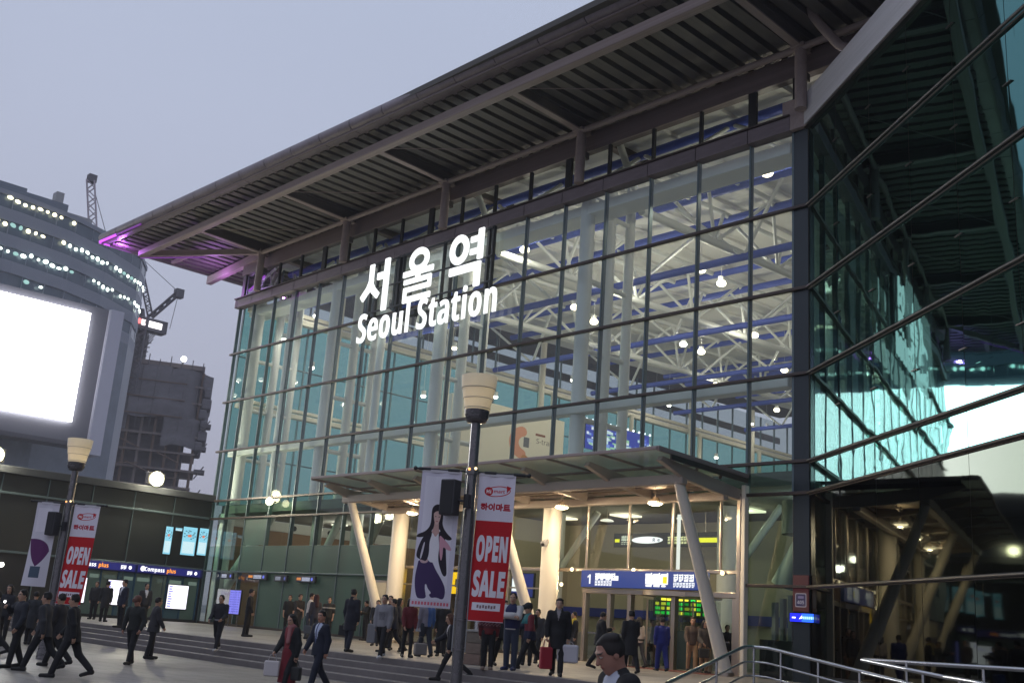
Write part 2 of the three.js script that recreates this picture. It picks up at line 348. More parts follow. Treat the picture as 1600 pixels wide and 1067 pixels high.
  // white trusses running back into the hall
  for (const x of [-27.9, -37.0, -46.2]) {
    const t = sub('white_truss', s), yb = (z) => cy(z) - 2.5, yt = (z) => cy(z) + 0.05, z0 = -33, step = 5.3;
    tube('chord', [x, yb(z0), z0], [x, yb(-93), -93], 0.2, M.white, t, 1);
    for (const e of [-1.4, 1.4]) tube('chord', [x + e, yt(z0), z0], [x + e, yt(-93), -93], 0.13, M.white, t, 0);
    for (let z = z0; z > -90; z -= step) for (const e of [-1.4, 1.4]) {
      tube('web', [x, yb(z), z], [x + e, yt(z - step / 2), z - step / 2], 0.09, M.white, t, 0);
      tube('web', [x + e, yt(z - step / 2), z - step / 2], [x, yb(z - step), z - step], 0.09, M.white, t, 0);
    }
    tube('strut', [x, yb(z0), z0], [x, yt(-31.4), -31.4], 0.16, M.white, t, 0);
  }
  // blue cross trusses
  for (const z of [-39.8, -50.4, -61, -71.6, -82.2]) {
    const t = sub('blue_truss', s), yb = cy(z) - 2.95, yt = cy(z) - 0.1;
    tube('blue_chord', [-56, yb, z], [-9, yb, z], 0.19, M.blue, t, 1);
    for (const e of [-1.5, 1.5]) tube('blue_chord', [-56, yt + e * 0.03, z + e], [-9, yt + e * 0.03, z + e], 0.21, M.blue, t, 0);
    for (let x = -55.2, i = 0; x < -11; x += 6.2, i++) for (const e of [i % 2 ? -1.5 : 1.5]) {
      tube('web', [x, yt, z + e], [x + 3.1, yb, z], 0.09, M.white, t, 0);
      tube('web', [x + 3.1, yb, z], [x + 6.2, yt, z + e], 0.09, M.white, t, 0);
    }
  }
  { const t = sub('blue_truss', s); tube('blue_chord', [-56, 21.2, -32.7], [-9, 21.2, -32.7], 0.2, M.blue, t, 1); tube('blue_chord', [-56, 19.55, -34.2], [-9, 19.55, -34.2], 0.16, M.blue, t, 1);
    for (let x = -55.5; x < -11; x += 4.64) { tube('web', [x, 21.2, -32.7], [x + 2.32, 19.6, -31.4], 0.09, M.white, t, 0); tube('web', [x + 2.32, 19.6, -31.4], [x + 4.64, 21.2, -32.7], 0.09, M.white, t, 0); tube('web', [x, 21.2, -32.7], [x + 2.32, 19.55, -34.2], 0.08, M.white, t, 0); } }
  // wind columns of three white tubes behind the glass, with rungs
  for (const x of [-28.95, -38.2, -47.4, -55.6]) {
    const w = sub('wind_column', s);
    tube('tube', [x, 6.6, -30.75], [x, 18.9, -30.75], 0.31, M.white, w, 2);
    tube('tube', [x, 6.6, -32.2], [x, 19.6, -32.2], 0.25, M.white, w, 2);
    tube('tube', [x, 6.6, -33.5], [x, 20.4, -33.5], 0.22, M.white, w, 2);
    for (const y of [9.3, 12.2, 15.2, 18.4]) tube('rung', [x, y, -30.75], [x, y, -33.5], 0.12, M.white, w, 1);
  }
  for (const x of [-24.3, -33.4, -42.7, -51.6]) if (x < -40) tube('mullion_tube', [x, 6.6, -30.6], [x, 18.9, -30.6], 0.2, M.white, s, 1);
  box('wind_beam', [LEFT + 0.3, 9.42, -30.9], [-19, 9.85, -30.35], M.white, s, 0.05);
  box('wind_beam', [LEFT + 0.3, 18.0, -31.6], [-19, 18.45, -30.5], M.white, s, 0.05);
  for (const x of [-22.6, -25.8, -32.2, -35.2, -41.5, -44.5]) tube('ceiling_strut', [x, 18.3, -30.8], [x - 0.6, 19.6, -33.8], 0.1, M.white, s, 0);

  // ---- ground floor front
  const PL = -38.3;
  const LM = MX.filter((x) => x < PL);                                // left: film covered glass
  for (let i = 0; i < LM.length; i++) {
    const a = i ? LM[i - 1] : PL, b = LM[i], dark = b < -52.2;
    if (!dark) { glass('film_pane', b + 0.03, a - 0.03, 0.12, 2.82, F, M.film, s); glass('film_pane', b + 0.03, a - 0.03, 2.88, 4.25, F, M.film, s); }
    else { glass('window_pane', b + 0.03, a - 0.03, 0.12, 2.82, F, M.doorGlass, s); glass('window_pane', b + 0.03, a - 0.03, 2.88, 4.25, F, i === LM.length - 3 ? M.film : M.green, s); }
    glass('window_pane', b + 0.03, a - 0.03, 4.27, 5.72, F, i === LM.length - 3 ? M.film : M.doorGlass, s);
    box('mullion', [b - 0.045, 0, F - 0.2], [b + 0.045, 5.77, F + 0.03], M.mullion, s);
  }
  box('transom', [LEFT - 0.1, 2.82, F - 0.02], [PL, 2.9, F + 0.13], M.mullion, s, 0.02);
  box('base_rail', [LEFT, 0, F - 0.1], [-27.4, 0.12, F + 0.06], M.bronze, s);
  const RM = [PL, -36.1, -33.8, -31.5, -29.2, -27.33, -25.3, -23.33, -21.3, -20.42];
  for (let i = 0; i + 1 < RM.length; i++) {
    glass('window_pane', RM[i + 1] - 0.03, RM[i] + 0.03, 3.32, 5.72, F, M.doorGlass, s);
    if (i < 4) { glass('window_pane', RM[i + 1] - 0.03, RM[i] + 0.03, 0.12, 2.5, F, M.doorGlass, s); glass('window_pane', RM[i + 1] - 0.03, RM[i] + 0.03, 2.56, 3.2, F, M.doorGlass, s); box('transom', [RM[i] + 0.03, 2.5, F - 0.05], [RM[i + 1] - 0.03, 2.56, F + 0.05], M.satin, s); }
  }
  for (const x of RM) tube('steel_mullion', [x, 3.3, F + 0.06], [x, 5.75, F + 0.06], 0.055, M.satin, s, 1);
  for (const x of RM.slice(0, 5)) box('steel_mullion', [x - 0.06, 0.1, F - 0.1], [x + 0.06, 3.2, F + 0.08], M.satin, s, 0.015);
  box('transom', [PL, 3.2, F - 0.1], [-20.4, 3.32, F + 0.14], M.satin, s, 0.02);
  // last bay beside the corner: clear glass
  glass('window_pane', -20.3, -18.6, 2.9, 5.72, F, M.green, s); glass('window_pane', -20.3, -18.6, 0.15, 2.8, F, M.green, s);
  box('transom', [-20.4, 2.8, F - 0.02], [-17.98, 2.9, F + 0.13], M.bronze, s, 0.02);
  box('end_post', [-20.42, 0, F - 0.05], [-20.26, 6.1, F + 0.2], M.cream, s, 0.03);
  box('end_post', [-20.62, 0, F - 0.05], [-20.46, 5.76, F + 0.16], M.satin, s, 0.03);
  // piers
  for (const x of [-38.2, -28.75]) { tube('pier', [x, 0, -29.45], [x, 6.2, -29.45], 0.36, M.cream, s, 2); tube('pier_collar', [x, 0, -29.45], [x, 0.12, -29.45], 0.42, M.satin, s, 2); }
  tube('pier', [LEFT + 0.9, 0, -30.6], [LEFT + 0.9, 6.1, -30.6], 0.42, M.white, s, 2);
  tube('brace', [LEFT + 1.0, 1.9, -30.9], [LEFT + 4.0, 6.1, -31.6], 0.3, M.white, s, 2);
  for (const x of [-49.5, -45.8]) { tube('inner_pier', [x, 0, -32.5], [x, 6.1, -32.5], 0.3, M.white, s, 1); tube('brace', [x, 2.6, -32.5], [x + 1.6, 6.1, -32.9], 0.2, M.white, s, 1); }
  // ground floor rooms
  box('room_wall', [-37.0, 0, -39.4], [-8, 6.1, -39.2], M.beige, s);
  box('room_side_wall', [-37.2, 0, -60], [-37.0, 6.1, -35.2], M.beige, s);
  box('blue_counter_band', [-36.9, 1.75, -39.15], [-18.5, 2.15, -38.9], std(0.02, 0.04, 0.30, 0.4), s);
  box('ticket_counter', [-36.9, 0, -39.1], [-18.5, 1.0, -38.3], M.grey, s, 0.03);
  box('wood_panel', [-30.6, 2.2, -39.15], [-29.4, 3.1, -39.05], std(0.42, 0.24, 0.12, 0.6), s);
  for (const x of [-33.5, -24.3]) { tube('inner_pier', [x, 0, -34.6], [x, 6.1, -34.6], 0.4, M.white, s, 2); tube('brace', [x, 3.2, -34.6], [x + 2.2, 6.1, -34.9], 0.14, M.white, s, 1); }
  box('light_tube', [-25.9, 3.6, -33.6], [-25.8, 5.7, -33.5], glow(1, 0.97, 0.9, 1.2), s);
  box('light_tube', [-18.95, 3.9, -33.0], [-18.85, 5.1, -32.9], glow(0.9, 0.95, 1, 2.2), s);
  const cone = mesh('white_brace', tubeGeo([0, 0, 0], [0.9, 2.6, 0.1], 0.42, 0.05, 14), M.white, s, [-20.2, 3.0, -32.0]); cone.rotation.z = -0.1;
  mesh('drum', new THREE.CylinderGeometry(0.85, 0.85, 1.1, 24), M.grey, s, [-19.2, 5.2, -31.9]);
  box('orange_light', [-18.95, 4.75, -31.0], [-18.88, 5.5, -30.9], glow(0.85, 0.30, 0.05, 0.5), s);
  box('counter', [-20.2, 0, -31.4], [-18.6, 1.2, -30.6], M.black, s, 0.02);
  for (let i = 0; i < 5; i++) box('equipment_rack', [-20.0 + i * 0.3, 1.2, -31.2], [-19.86 + i * 0.3, 2.4 + 0.12 * (i % 3), -31.0], M.grey, s);
  // warm general light of the ground floor rooms
  for (const [x, z, i] of [[-24, -35.5, 4.5], [-30.5, -35.8, 4.5], [-34.5, -36, 4]]) { const b = box('ceiling_light', [x - 0.5, 6.0, z - 0.5], [x + 0.5, 6.08, z + 0.5], glow(1, 0.86, 0.62, 2), s); point(s, [x, 5.8, z], [1, 0.88, 0.66], i, 10); }
  for (const [x, z, i] of [[-45, -33.8, 5], [-52.5, -36, 14], [-52, -43, 14]]) { box('ceiling_light', [x - 0.4, 6.0, z - 0.3], [x + 0.4, 6.08, z + 0.3], glow(1, 0.9, 0.72, 2), s); point(s, [x, 5.8, z], [1, 0.92, 0.76], i, 10); }
  box('ceiling_light', [-19.7, 6.0, -33.4], [-19.1, 6.08, -32.8], glow(0.9, 0.95, 1, 2), s); point(s, [-19.4, 5.75, -33], [0.9, 0.96, 1], 8, 10);
  box('light_bar', [-20.1, 2.95, -33.6], [-18.7, 3.05, -33.5], glow(0.9, 0.95, 1, 1.2), s);
}
// entrance doors: revolving drum between steel frames
{
  const d = thing('entrance_door', 'steel framed glass entrance doors with a revolving drum under the blue sign', 'door', [0, 0, F]);
  box('door_head', [-27.4, 2.42, -0.12], [-20.6, 2.6, 0.14], M.satin, d, 0.02);
  for (const x of [-27.3, -26.1, -25.15, -23.2, -21.75, -20.7]) box('door_post', [x - 0.085, 0, -0.12], [x + 0.085, 2.42, 0.12], M.satin, d, 0.02);
  for (const [a, b] of [[-27.2, -26.2], [-26.0, -25.25], [-21.65, -20.8]]) { const p = glass('door_leaf', a, b, 0.1, 2.4, 0, M.doorGlass, d); box('push_bar', [a + 0.1, 1.0, 0.03], [b - 0.1, 1.05, 0.08], M.stainless, d); }
  const cx = -23.6, cz = -0.9, R = 1.35;
  for (const [a0, a1] of [[-0.5, 0.5], [2.64, 3.64]]) for (let k = 0; k < 4; k++) {
    const t = a0 + (a1 - a0) * (k + 0.5) / 4, m = mesh('curved_pane', PANES[k % 4], M.doorGlass, d, [cx + R * Math.cos(t), 1.2, cz + R * Math.sin(t)], [0, Math.PI / 2 - t, 0]); m.scale.set(0.35, 2.3, 1);
  }
  for (let k = 0; k < 4; k++) { const t = 0.6 + k * Math.PI / 2; const m = mesh('revolving_leaf', UNIT, M.doorGlass, d, [cx + 0.62 * Math.cos(t), 1.18, cz + 0.62 * Math.sin(t)], [0, -t, 0]); m.scale.set(1.18, 2.2, 0.012); const e = mesh('leaf_stile', UNIT, M.satin, d, [cx + 1.24 * Math.cos(t), 1.18, cz + 1.24 * Math.sin(t)], [0, -t, 0]); e.scale.set(0.05, 2.24, 0.05); }
  mesh('drum_ceiling', new THREE.CylinderGeometry(R + 0.05, R + 0.05, 0.16, 28), M.satin, d, [cx, 2.5, cz]);
  box('side_panel', [-23.05, 0.05, -0.02], [-21.9, 1.3, 0.02], std(0.02, 0.035, 0.03, 0.2), d);
  box('mat', [-25.1, 0.004, 0.3], [-20.8, 0.016, 1.5], std(0.16, 0.05, 0.04, 0.95), d);
  for (const [x, y] of [[-24.9, 3.27], [-21.1, 3.22], [-28.4, 2.7], [-27.9, 3.26]]) {   // small round spotlights on the head rail
    const l = thing('spotlight', { '-24.9': 'small warm spotlight over the middle of the blue entrance sign', '-21.1': 'small warm spotlight past the far end of the blue sign by the slanted strut', '-28.4': 'small warm spotlight low beside the round pier', '-27.9': 'small warm spotlight between the round pier and the blue sign' }[x], 'spotlight', [x, y, F + 0.16]);
    mesh('housing', CYL[1], M.satin, l, [0, 0, 0], [Math.PI / 2, 0, 0]).scale.set(0.07, 0.1, 0.07);
    mesh('lens_light', new THREE.SphereGeometry(0.07, 12, 8), glow(1, 0.82, 0.5, 4), l, [0, 0, 0.07]);
    point(l, [0, 0, 0.09], [1, 0.8, 0.5], 1.2, 1);
  }
}
// ---------------------------------------------------------------- dark glass wing
const wing = thing('glass_wing', 'dark mirror glass wing standing at an angle to the hall', 'building', [-17.97, 0, F], -35.875 * Math.PI / 180);
{
  const w = wing, RY = [0.25, 2.85, 5.77, 6.79, 9.68, 12.62, 15.56, 18.45], N = 15;
  const SX = [0]; for (let i = 0; i < N; i++) SX.push(2.14 + 2.32 * i);
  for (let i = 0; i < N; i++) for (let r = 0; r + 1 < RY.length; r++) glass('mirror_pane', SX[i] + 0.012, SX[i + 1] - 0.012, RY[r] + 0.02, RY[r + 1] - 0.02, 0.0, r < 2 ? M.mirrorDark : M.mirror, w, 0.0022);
  box('core', [0.05, 0, -6], [SX[N], 18.44, -0.05], M.black, w);
  for (const y of RY.slice(1, 7)) {
    tube('transom', [-0.04, y, 0.1], [SX[N], y, 0.1], 0.05, M.seam, w, 1);
    box('transom_fin', [0, y - 0.062, 0.004], [SX[N], y - 0.048, 0.05], M.steelPale, w);
  }
  for (let i = 1; i < N; i++) for (let r = 2; r + 1 < RY.length; r++) if (RY[r + 1] - RY[r] > 2) { const y = (RY[r] + RY[r + 1]) / 2; box('glass_clamp', [SX[i] - 0.16, y - 0.012, 0.004], [SX[i] + 0.16, y + 0.012, 0.05], M.bronze, w); }
  box('plinth', [0, 0, -0.1], [SX[N], 0.24, 0.06], M.darkPanel, w);
  box('parapet', [-0.02, 18.52, -0.5], [SX[N], 19.66, 0.2], std(0.50, 0.50, 0.53, 0.55, 0, { map: rep(grime, 1) }), w, 0.02);
  box('parapet_drip', [-0.02, 18.44, -0.4], [SX[N], 18.51, 0.16], M.bronze, w);
  box('wing_roof', [0, 19.3, -6], [SX[N], 19.5, -0.5], M.deck, w);
}

// ---------------------------------------------------------------- entrance canopy
{
  const c = thing('entrance_canopy', 'glass entrance canopy on pale steel beams and slanted struts', 'canopy', [0, 0, 0]);
  const x0 = -39.2, x1 = -20.3, zf = -25.2, yz = (z) => 6.42 + (z - F) * 0.04;
  const n = 8, w = (x1 - x0) / n;
  for (let i = 0; i < n; i++) for (let k = 0; k < 2; k++) {
    const za = F + 0.25 + k * 2.3, zb = za + 2.26, m = mesh('glass_panel', UNIT, M.canopyGlass, c, [x0 + w * (i + 0.5), (yz(za) + yz(zb)) / 2, (za + zb) / 2], [-0.04, 0, 0]); m.scale.set(w - 0.03, 0.02, 2.26);
  }
  box('edge_trim', [x0, yz(zf) - 0.07, zf - 0.02], [x1, yz(zf) + 0.04, zf + 0.07], M.steelPale, c, 0.02);
  beam('edge_trim', [x1, yz(F), F], [x1, yz(zf), zf], 0.09, 0.12, M.steelPale, c);
  beam('edge_trim', [x0, yz(F), F], [x0, yz(zf), zf], 0.09, 0.12, M.steelPale, c);
  beam('edge_rail', [x1 + 0.12, yz(F) - 0.2, F + 0.2], [x1 + 0.12, yz(zf) - 0.22, zf - 0.5], 0.06, 0.16, M.bronze, c);
  for (let i = 0; i <= n; i++) beam('glazing_bar', [x0 + w * i, yz(F) - 0.06, F + 0.1], [x0 + w * i, yz(zf) - 0.06, zf], 0.06, 0.07, M.steelPale, c);
  tube('purlin', [x0, yz(-27.4) - 0.1, -27.4], [x1, yz(-27.4) - 0.1, -27.4], 0.05, M.steelPale, c, 1);
  box('front_beam', [-39.0, 5.72, -27.0], [-20.5, 6.05, -26.7], M.canopy, c, 0.05);
  box('rear_beam', [-39.0, 5.5, -29.2], [-20.5, 5.78, -28.92], M.canopy, c, 0.05);
  for (let i = 0; i <= 6; i++) {                                      // tapering arms from the wall to the glass edge
    const x = -38.7 + i * 3.02, sh = new THREE.Shape([[29.9, 5.62], [29.9, 5.95], [25.7, 6.42], [25.6, 6.3], [26.9, 5.9], [28.5, 5.7]].map((p) => new THREE.Vector2(p[0], p[1])));
    const g = new THREE.ExtrudeGeometry(sh, { depth: 0.16, bevelEnabled: true, bevelSize: 0.02, bevelThickness: 0.02, bevelSegments: 1 }); g.rotateY(Math.PI / 2); g.translate(x - 0.08, 0, 0);
    mesh('arm', g, M.canopy, c);
    if (i < 6) for (let k = 0; k < 2; k++) { const s = mesh('soffit_panel', UNIT, std(0.42, 0.33, 0.24, 0.6), c, [x + 1.51, 5.98, -27.75 - k * 1.1 + 0.5]); s.scale.set(2.7, 0.03, 1.0); s.position.z = -27.55 - k * 1.12; box('soffit_bar', [x + 0.1, 5.84, -28.12 - k * 0.9], [x + 2.92, 5.94, -28.04 - k * 0.9], M.canopy, c); }
  }
  for (const [x, fx] of [[-38.5, -38.2], [-29.3, -28.75], [-20.75, -20.5]]) {
    place(mesh('strut', new THREE.CylinderGeometry(0.17, 0.23, 1, 20), M.cream, c), [fx, 0.04, -29.2], [x, 5.85, -26.85], 1);
    mesh('strut_foot', CYL[2], M.satin, c, [fx, 0.06, -29.15]).scale.set(0.3, 0.12, 0.3);
  }
  for (const z of [-26.3, -27.6, -28.9]) beam('lamp_bracket', [x1 - 0.35, yz(z) - 0.25, z], [x1 - 0.05, yz(z) - 0.05, z + 0.25], 0.1, 0.06, M.steelPale, c);
}
[[-35.6, 'pendant lamp under the canopy above the tall white pier', 1], [-31.2, 'pendant lamp under the canopy half hidden by the street lamp pole', 1], [-26.9, 'pendant lamp under the canopy over the second white pier', 1], [-22.6, 'pendant lamp under the canopy over the entrance doors', 1]].forEach(([x, label]) => {
  const l = thing('pendant_lamp', 'warm glowing round ' + label, 'pendant lamp', [x, 5.35, -28.0], 0, 'pendant lamps under the canopy');
  tube('rod', [0, 0.12, 0], [0, 0.62, 0], 0.015, M.bronze, l, 0);
  mesh('shade', new THREE.CylinderGeometry(0.1, 0.27, 0.2, 20, 1, true), M.satin, l, [0, 0.08, 0]).material.side = THREE.DoubleSide;
  const b = mesh('bulb_light', new THREE.SphereGeometry(0.24, 18, 12), glow(1, 0.80, 0.50, 11), l, [0, 0, 0]); b.scale.y = 0.42;
  point(l, [0, 0, 0], [1, 0.78, 0.50], 36, 6);
});
// ---------------------------------------------------------------- interior hall lamps
{
  const spots = [[-36.1, 19.0, -33.9, 1], [-36.1, 18.9, -41.7, 1], [-30.8, 19.0, -41.2, 1], [-30.7, 18.7, -42.8, 1], [-21.8, 19.0, -33.3, 1], [-35.3, 19.0, -52.7, 1], [-40.2, 19.0, -52.1, 1], [-39.9, 18.8, -53.6, 1], [-40.6, 19.0, -42.4, 1], [-40.7, 18.6, -44.2, .7], [-38.9, 19.2, -61.7, 1],
    [-49.5, 17.5, -40, 1], [-48.0, 17.0, -39.8, .7], [-53.9, 15.2, -33.7, .7], [-54, 13.5, -36.5, .6], [-54.0, 16.4, -48.9, .7], [-54, 19.5, -66.6, .8], [-54, 19.5, -68.3, .8], [-54, 20.1, -80.3, .8], [-54, 20.2, -82.7, .8], [-54, 16.2, -75, .6], [-54, 19.2, -56.6, .7], [-54, 15.2, -42.5, .6], [-54.4, 16.6, -31.9, .7], [-55.4, 18.9, -34.5, .7], [-55.9, 13.4, -30.9, .5], [-33.0, 19.4, -62.4, 1], [-45.5, 19.2, -63, 1], [-36.5, 19.8, -74, 1.3], [-48, 19.8, -75, 1], [-43, 20.2, -86, 1.5], [-24, 19.2, -52, 1], [-24, 19.5, -66, 1], [-47.5, 19, -52.5, 1]];
  const near = ['hanging high beside the first thick white wind column', 'between two blue beams past the three white tubes', 'brightest of the pair near the end of a thick white truss', 'lower one of the pair near the end of a thick white truss', 'high up in the corner by the dark corner panel', 'glaring against the dark corner panel at half height', 'smaller of two close together above a blue beam', 'larger of two close together above a blue beam', 'seen behind the thick white tube', 'small one seen just beside the thinner white tube', 'low by the corner panel under the last blue beam', 'under the lettering near the small word', 'smaller companion under the lettering', 'in front of the teal glass in the second bay', 'in front of the teal glass low in the hall', 'over the white advertising panel', 'first of two above the ivory side beam', 'second of two above the ivory side beam', 'near an ivory column far down the side wall', 'farthest down the side wall near the corner panel', 'low on the teal wall above the canopy corner', 'by the tall white column above the ivory beam', 'low on the teal wall beside the street lamp head', 'close to the far top corner of the facade', 'between white columns under the header band', 'at the far edge of the facade at mid height', 'deep in the hall past the third blue beam on the corner side', 'deep in the hall past the third blue beam over the side wall', 'far back under the fourth blue beam', 'far back above the ivory side beam', 'farthest back under the last blue beam', 'close to the inner wall over the second blue beam', 'close to the inner wall over the third blue beam', 'over the teal side wall between two thick white trusses'];
  spots.forEach(([x, y, z, k], i) => {
    const l = thing('ceiling_lamp', 'round hall lamp ' + near[i], 'ceiling lamp', [x, y, z], 0, 'lamps hanging in the station hall');
    tube('stem', [0, 0.25, 0], [0, Math.max(0.7, 20.9 + 0.035 * (F - z) + 0.4 - y), 0], 0.008, M.white, l, 0);
    mesh('can', CYL[2], M.white, l, [0, 0.2, 0]).scale.set(0.16, 0.3, 0.16);
    const b = mesh('bulb_light', new THREE.SphereGeometry(i < 11 || i > 25 ? 0.245 : 0.17, 16, 10), i % 5 === 1 || (i > 12 && i < 26) ? glow(1, 0.96, 0.84, 10) : glow(1, 0.86, 0.62, 10), l); b.scale.y = 0.7;
    point(l, [0, -0.02, 0], [1, 0.91, 0.74], (i > 12 && i < 26 ? 4.5 : x < -44 ? 15 : 25) * k, 8);
  });
}
// ---------------------------------------------------------------- big lettering on the facade
const font = await new FontLoader().loadAsync('fonts/droid/droid_sans_bold.typeface.json');
{
  const t = thing('station_sign', 'large white illuminated Korean and English lettering on the glass front', 'sign', [0, 0, -29.55]);
  const lit = glow(0.97, 1, 0.99, 1.35);
  let lift = 0;
  const bar = (pts, w, round = true) => {                              // a stroke of constant width with rounded ends
    const out = [];
    for (let i = 0; i + 1 < pts.length; i++) {
      const [ax, ay] = pts[i], [bx, by] = pts[i + 1], L = Math.hypot(bx - ax, by - ay), a = Math.atan2(by - ay, bx - ax), s = new THREE.Shape(), r = w / 2, c = round ? r * 0.35 : 0.01;
      const e = round ? r * 0.8 : 0;
      s.moveTo(-e + c, -r); s.lineTo(L + e - c, -r); s.quadraticCurveTo(L + e, -r, L + e, -r + c); s.lineTo(L + e, r - c); s.quadraticCurveTo(L + e, r, L + e - c, r); s.lineTo(-e + c, r); s.quadraticCurveTo(-e, r, -e, r - c); s.lineTo(-e, -r + c); s.quadraticCurveTo(-e, -r, -e + c, -r);
      const g = new THREE.ExtrudeGeometry(s, { depth: 0.04 + 0.003 * (lift++ % 7), bevelEnabled: false, curveSegments: 6 }); g.rotateZ(a); g.translate(ax, ay, 0); out.push(g);
    }
    return out;
  };
  const ring = (cx, cy, rx, ry, w) => {
    const s = new THREE.Shape(); s.absellipse(cx, cy, rx, ry, 0, Math.PI * 2, false); const h = new THREE.Path(); h.absellipse(cx, cy, rx - w, ry - w, 0, Math.PI * 2, true); s.holes.push(h);
    return [new THREE.ExtrudeGeometry(s, { depth: 0.05, bevelEnabled: false, curveSegments: 28 })];
  };
  const letter = (list) => mesh('letter', merge(list.flat()), lit, t);
  letter([bar([[-42.62, 18.12], [-42.62, 17.35], [-42.8, 16.98], [-43.2, 16.6]], 0.4), bar([[-42.6, 17.2], [-42.35, 16.85], [-42.02, 16.58]], 0.36), bar([[-41.34, 18.2], [-41.34, 15.8]], 0.42), bar([[-41.95, 17.52], [-41.4, 17.52]], 0.38)]);
  letter([ring(-38.79, 17.76, 0.76, 0.62, 0.34), bar([[-39.85, 17.17], [-37.75, 17.17]], 0.3), bar([[-38.8, 17.1], [-38.8, 16.82]], 0.36), bar([[-39.75, 16.76], [-37.86, 16.76], [-37.86, 16.38]], 0.26), bar([[-39.72, 16.35], [-37.86, 16.35]], 0.26), bar([[-39.7, 16.3], [-39.7, 15.84]], 0.26), bar([[-39.7, 15.84], [-37.84, 15.84]], 0.3)]);
  letter([ring(-35.83, 17.62, 0.68, 0.73, 0.36), bar([[-34.36, 18.22], [-34.36, 17.05]], 0.4), bar([[-34.95, 17.93], [-34.4, 17.93]], 0.3), bar([[-34.95, 17.33], [-34.4, 17.33]], 0.3), bar([[-36.28, 16.6], [-34.4, 16.6]], 0.4), bar([[-34.46, 16.5], [-34.46, 15.78]], 0.42)]);
  const text = 'Seoul Station', size = 1.5, sx = 0.795, res = size / font.data.resolution; let pen = 0;
  for (const ch of text) {
    const g = font.data.glyphs[ch];
    if (ch !== ' ') { const e = new THREE.ExtrudeGeometry(font.generateShapes(ch, size), { depth: 0.045, bevelEnabled: false, curveSegments: 6 }); e.scale(sx, 1, 1); mesh('letter', e, lit, t, [-43.42 + pen * sx, 14.2, 0]); }
    pen += g.ha * res;
  }
  // dark carrier frame of bars behind the letters
  const fr = std(0.03, 0.035, 0.04, 0.5);
  for (const x of [-42.9, -42.4, -40.6, -40.3, -39.6, -37.2, -36.6, -34.05, -33.75]) box('carrier_post', [x - (x === -40.6 || x === -34.05 || x === -42.9 ? 0.1 : 0.03), 15.2, -0.3], [x + 0.05, 18.4, -0.14], fr, t);
  for (const y of [15.35, 15.75, 16.95, 18.3]) box('carrier_rail', [-43.4, y - 0.04, -0.13], [-33.7, y + 0.04, -0.08], fr, t);
  for (let i = 0; i < 9; i++) box('carrier_bar', [-41.0 + i * 0.09, 15.8, -0.24], [-40.985 + i * 0.09, 18.2, -0.2], fr, t);
  const la = new THREE.RectAreaLight(col(0.97, 1, 0.99), 0.35, 9.2, 4.2); la.position.set(-38.8, 16.3, 0.35); la.lookAt(-38.8, 16.3, -20); la.rotation.set(0, Math.PI, 0); t.add(la);
}
// ---------------------------------------------------------------- signs, screens and posters round the doors
const glyphBlob = (x, x0, y0, w, h, n, fill) => {                   // over-lit lettering: strokes that run together, ragged outline, few gaps
  x.fillStyle = x.strokeStyle = fill; x.lineCap = 'round'; const s = w / n; x.lineWidth = Math.max(3, s * 0.2);
  for (let i = 0; i < n; i++) { const L = (a, b, c, d) => { x.beginPath(); x.moveTo(x0 + (i + a) * s, y0 + b * h); x.lineTo(x0 + (i + c) * s, y0 + d * h); x.stroke(); }, q = hash(i, n, 13); L(0.15, 0.1, 0.7, 0.1); L(0.4, 0.12, 0.2 + 0.3 * q, 0.55); L(0.85, 0.02, 0.85, 0.62); L(0.15, 0.5, 0.7, 0.5 - 0.1 * q); L(0.2, 0.78, 0.85, 0.78); if (q > 0.4) L(0.85, 0.78, 0.82, 1); L(0.2, 0.98, 0.5 + 0.3 * q, 0.98); }
};
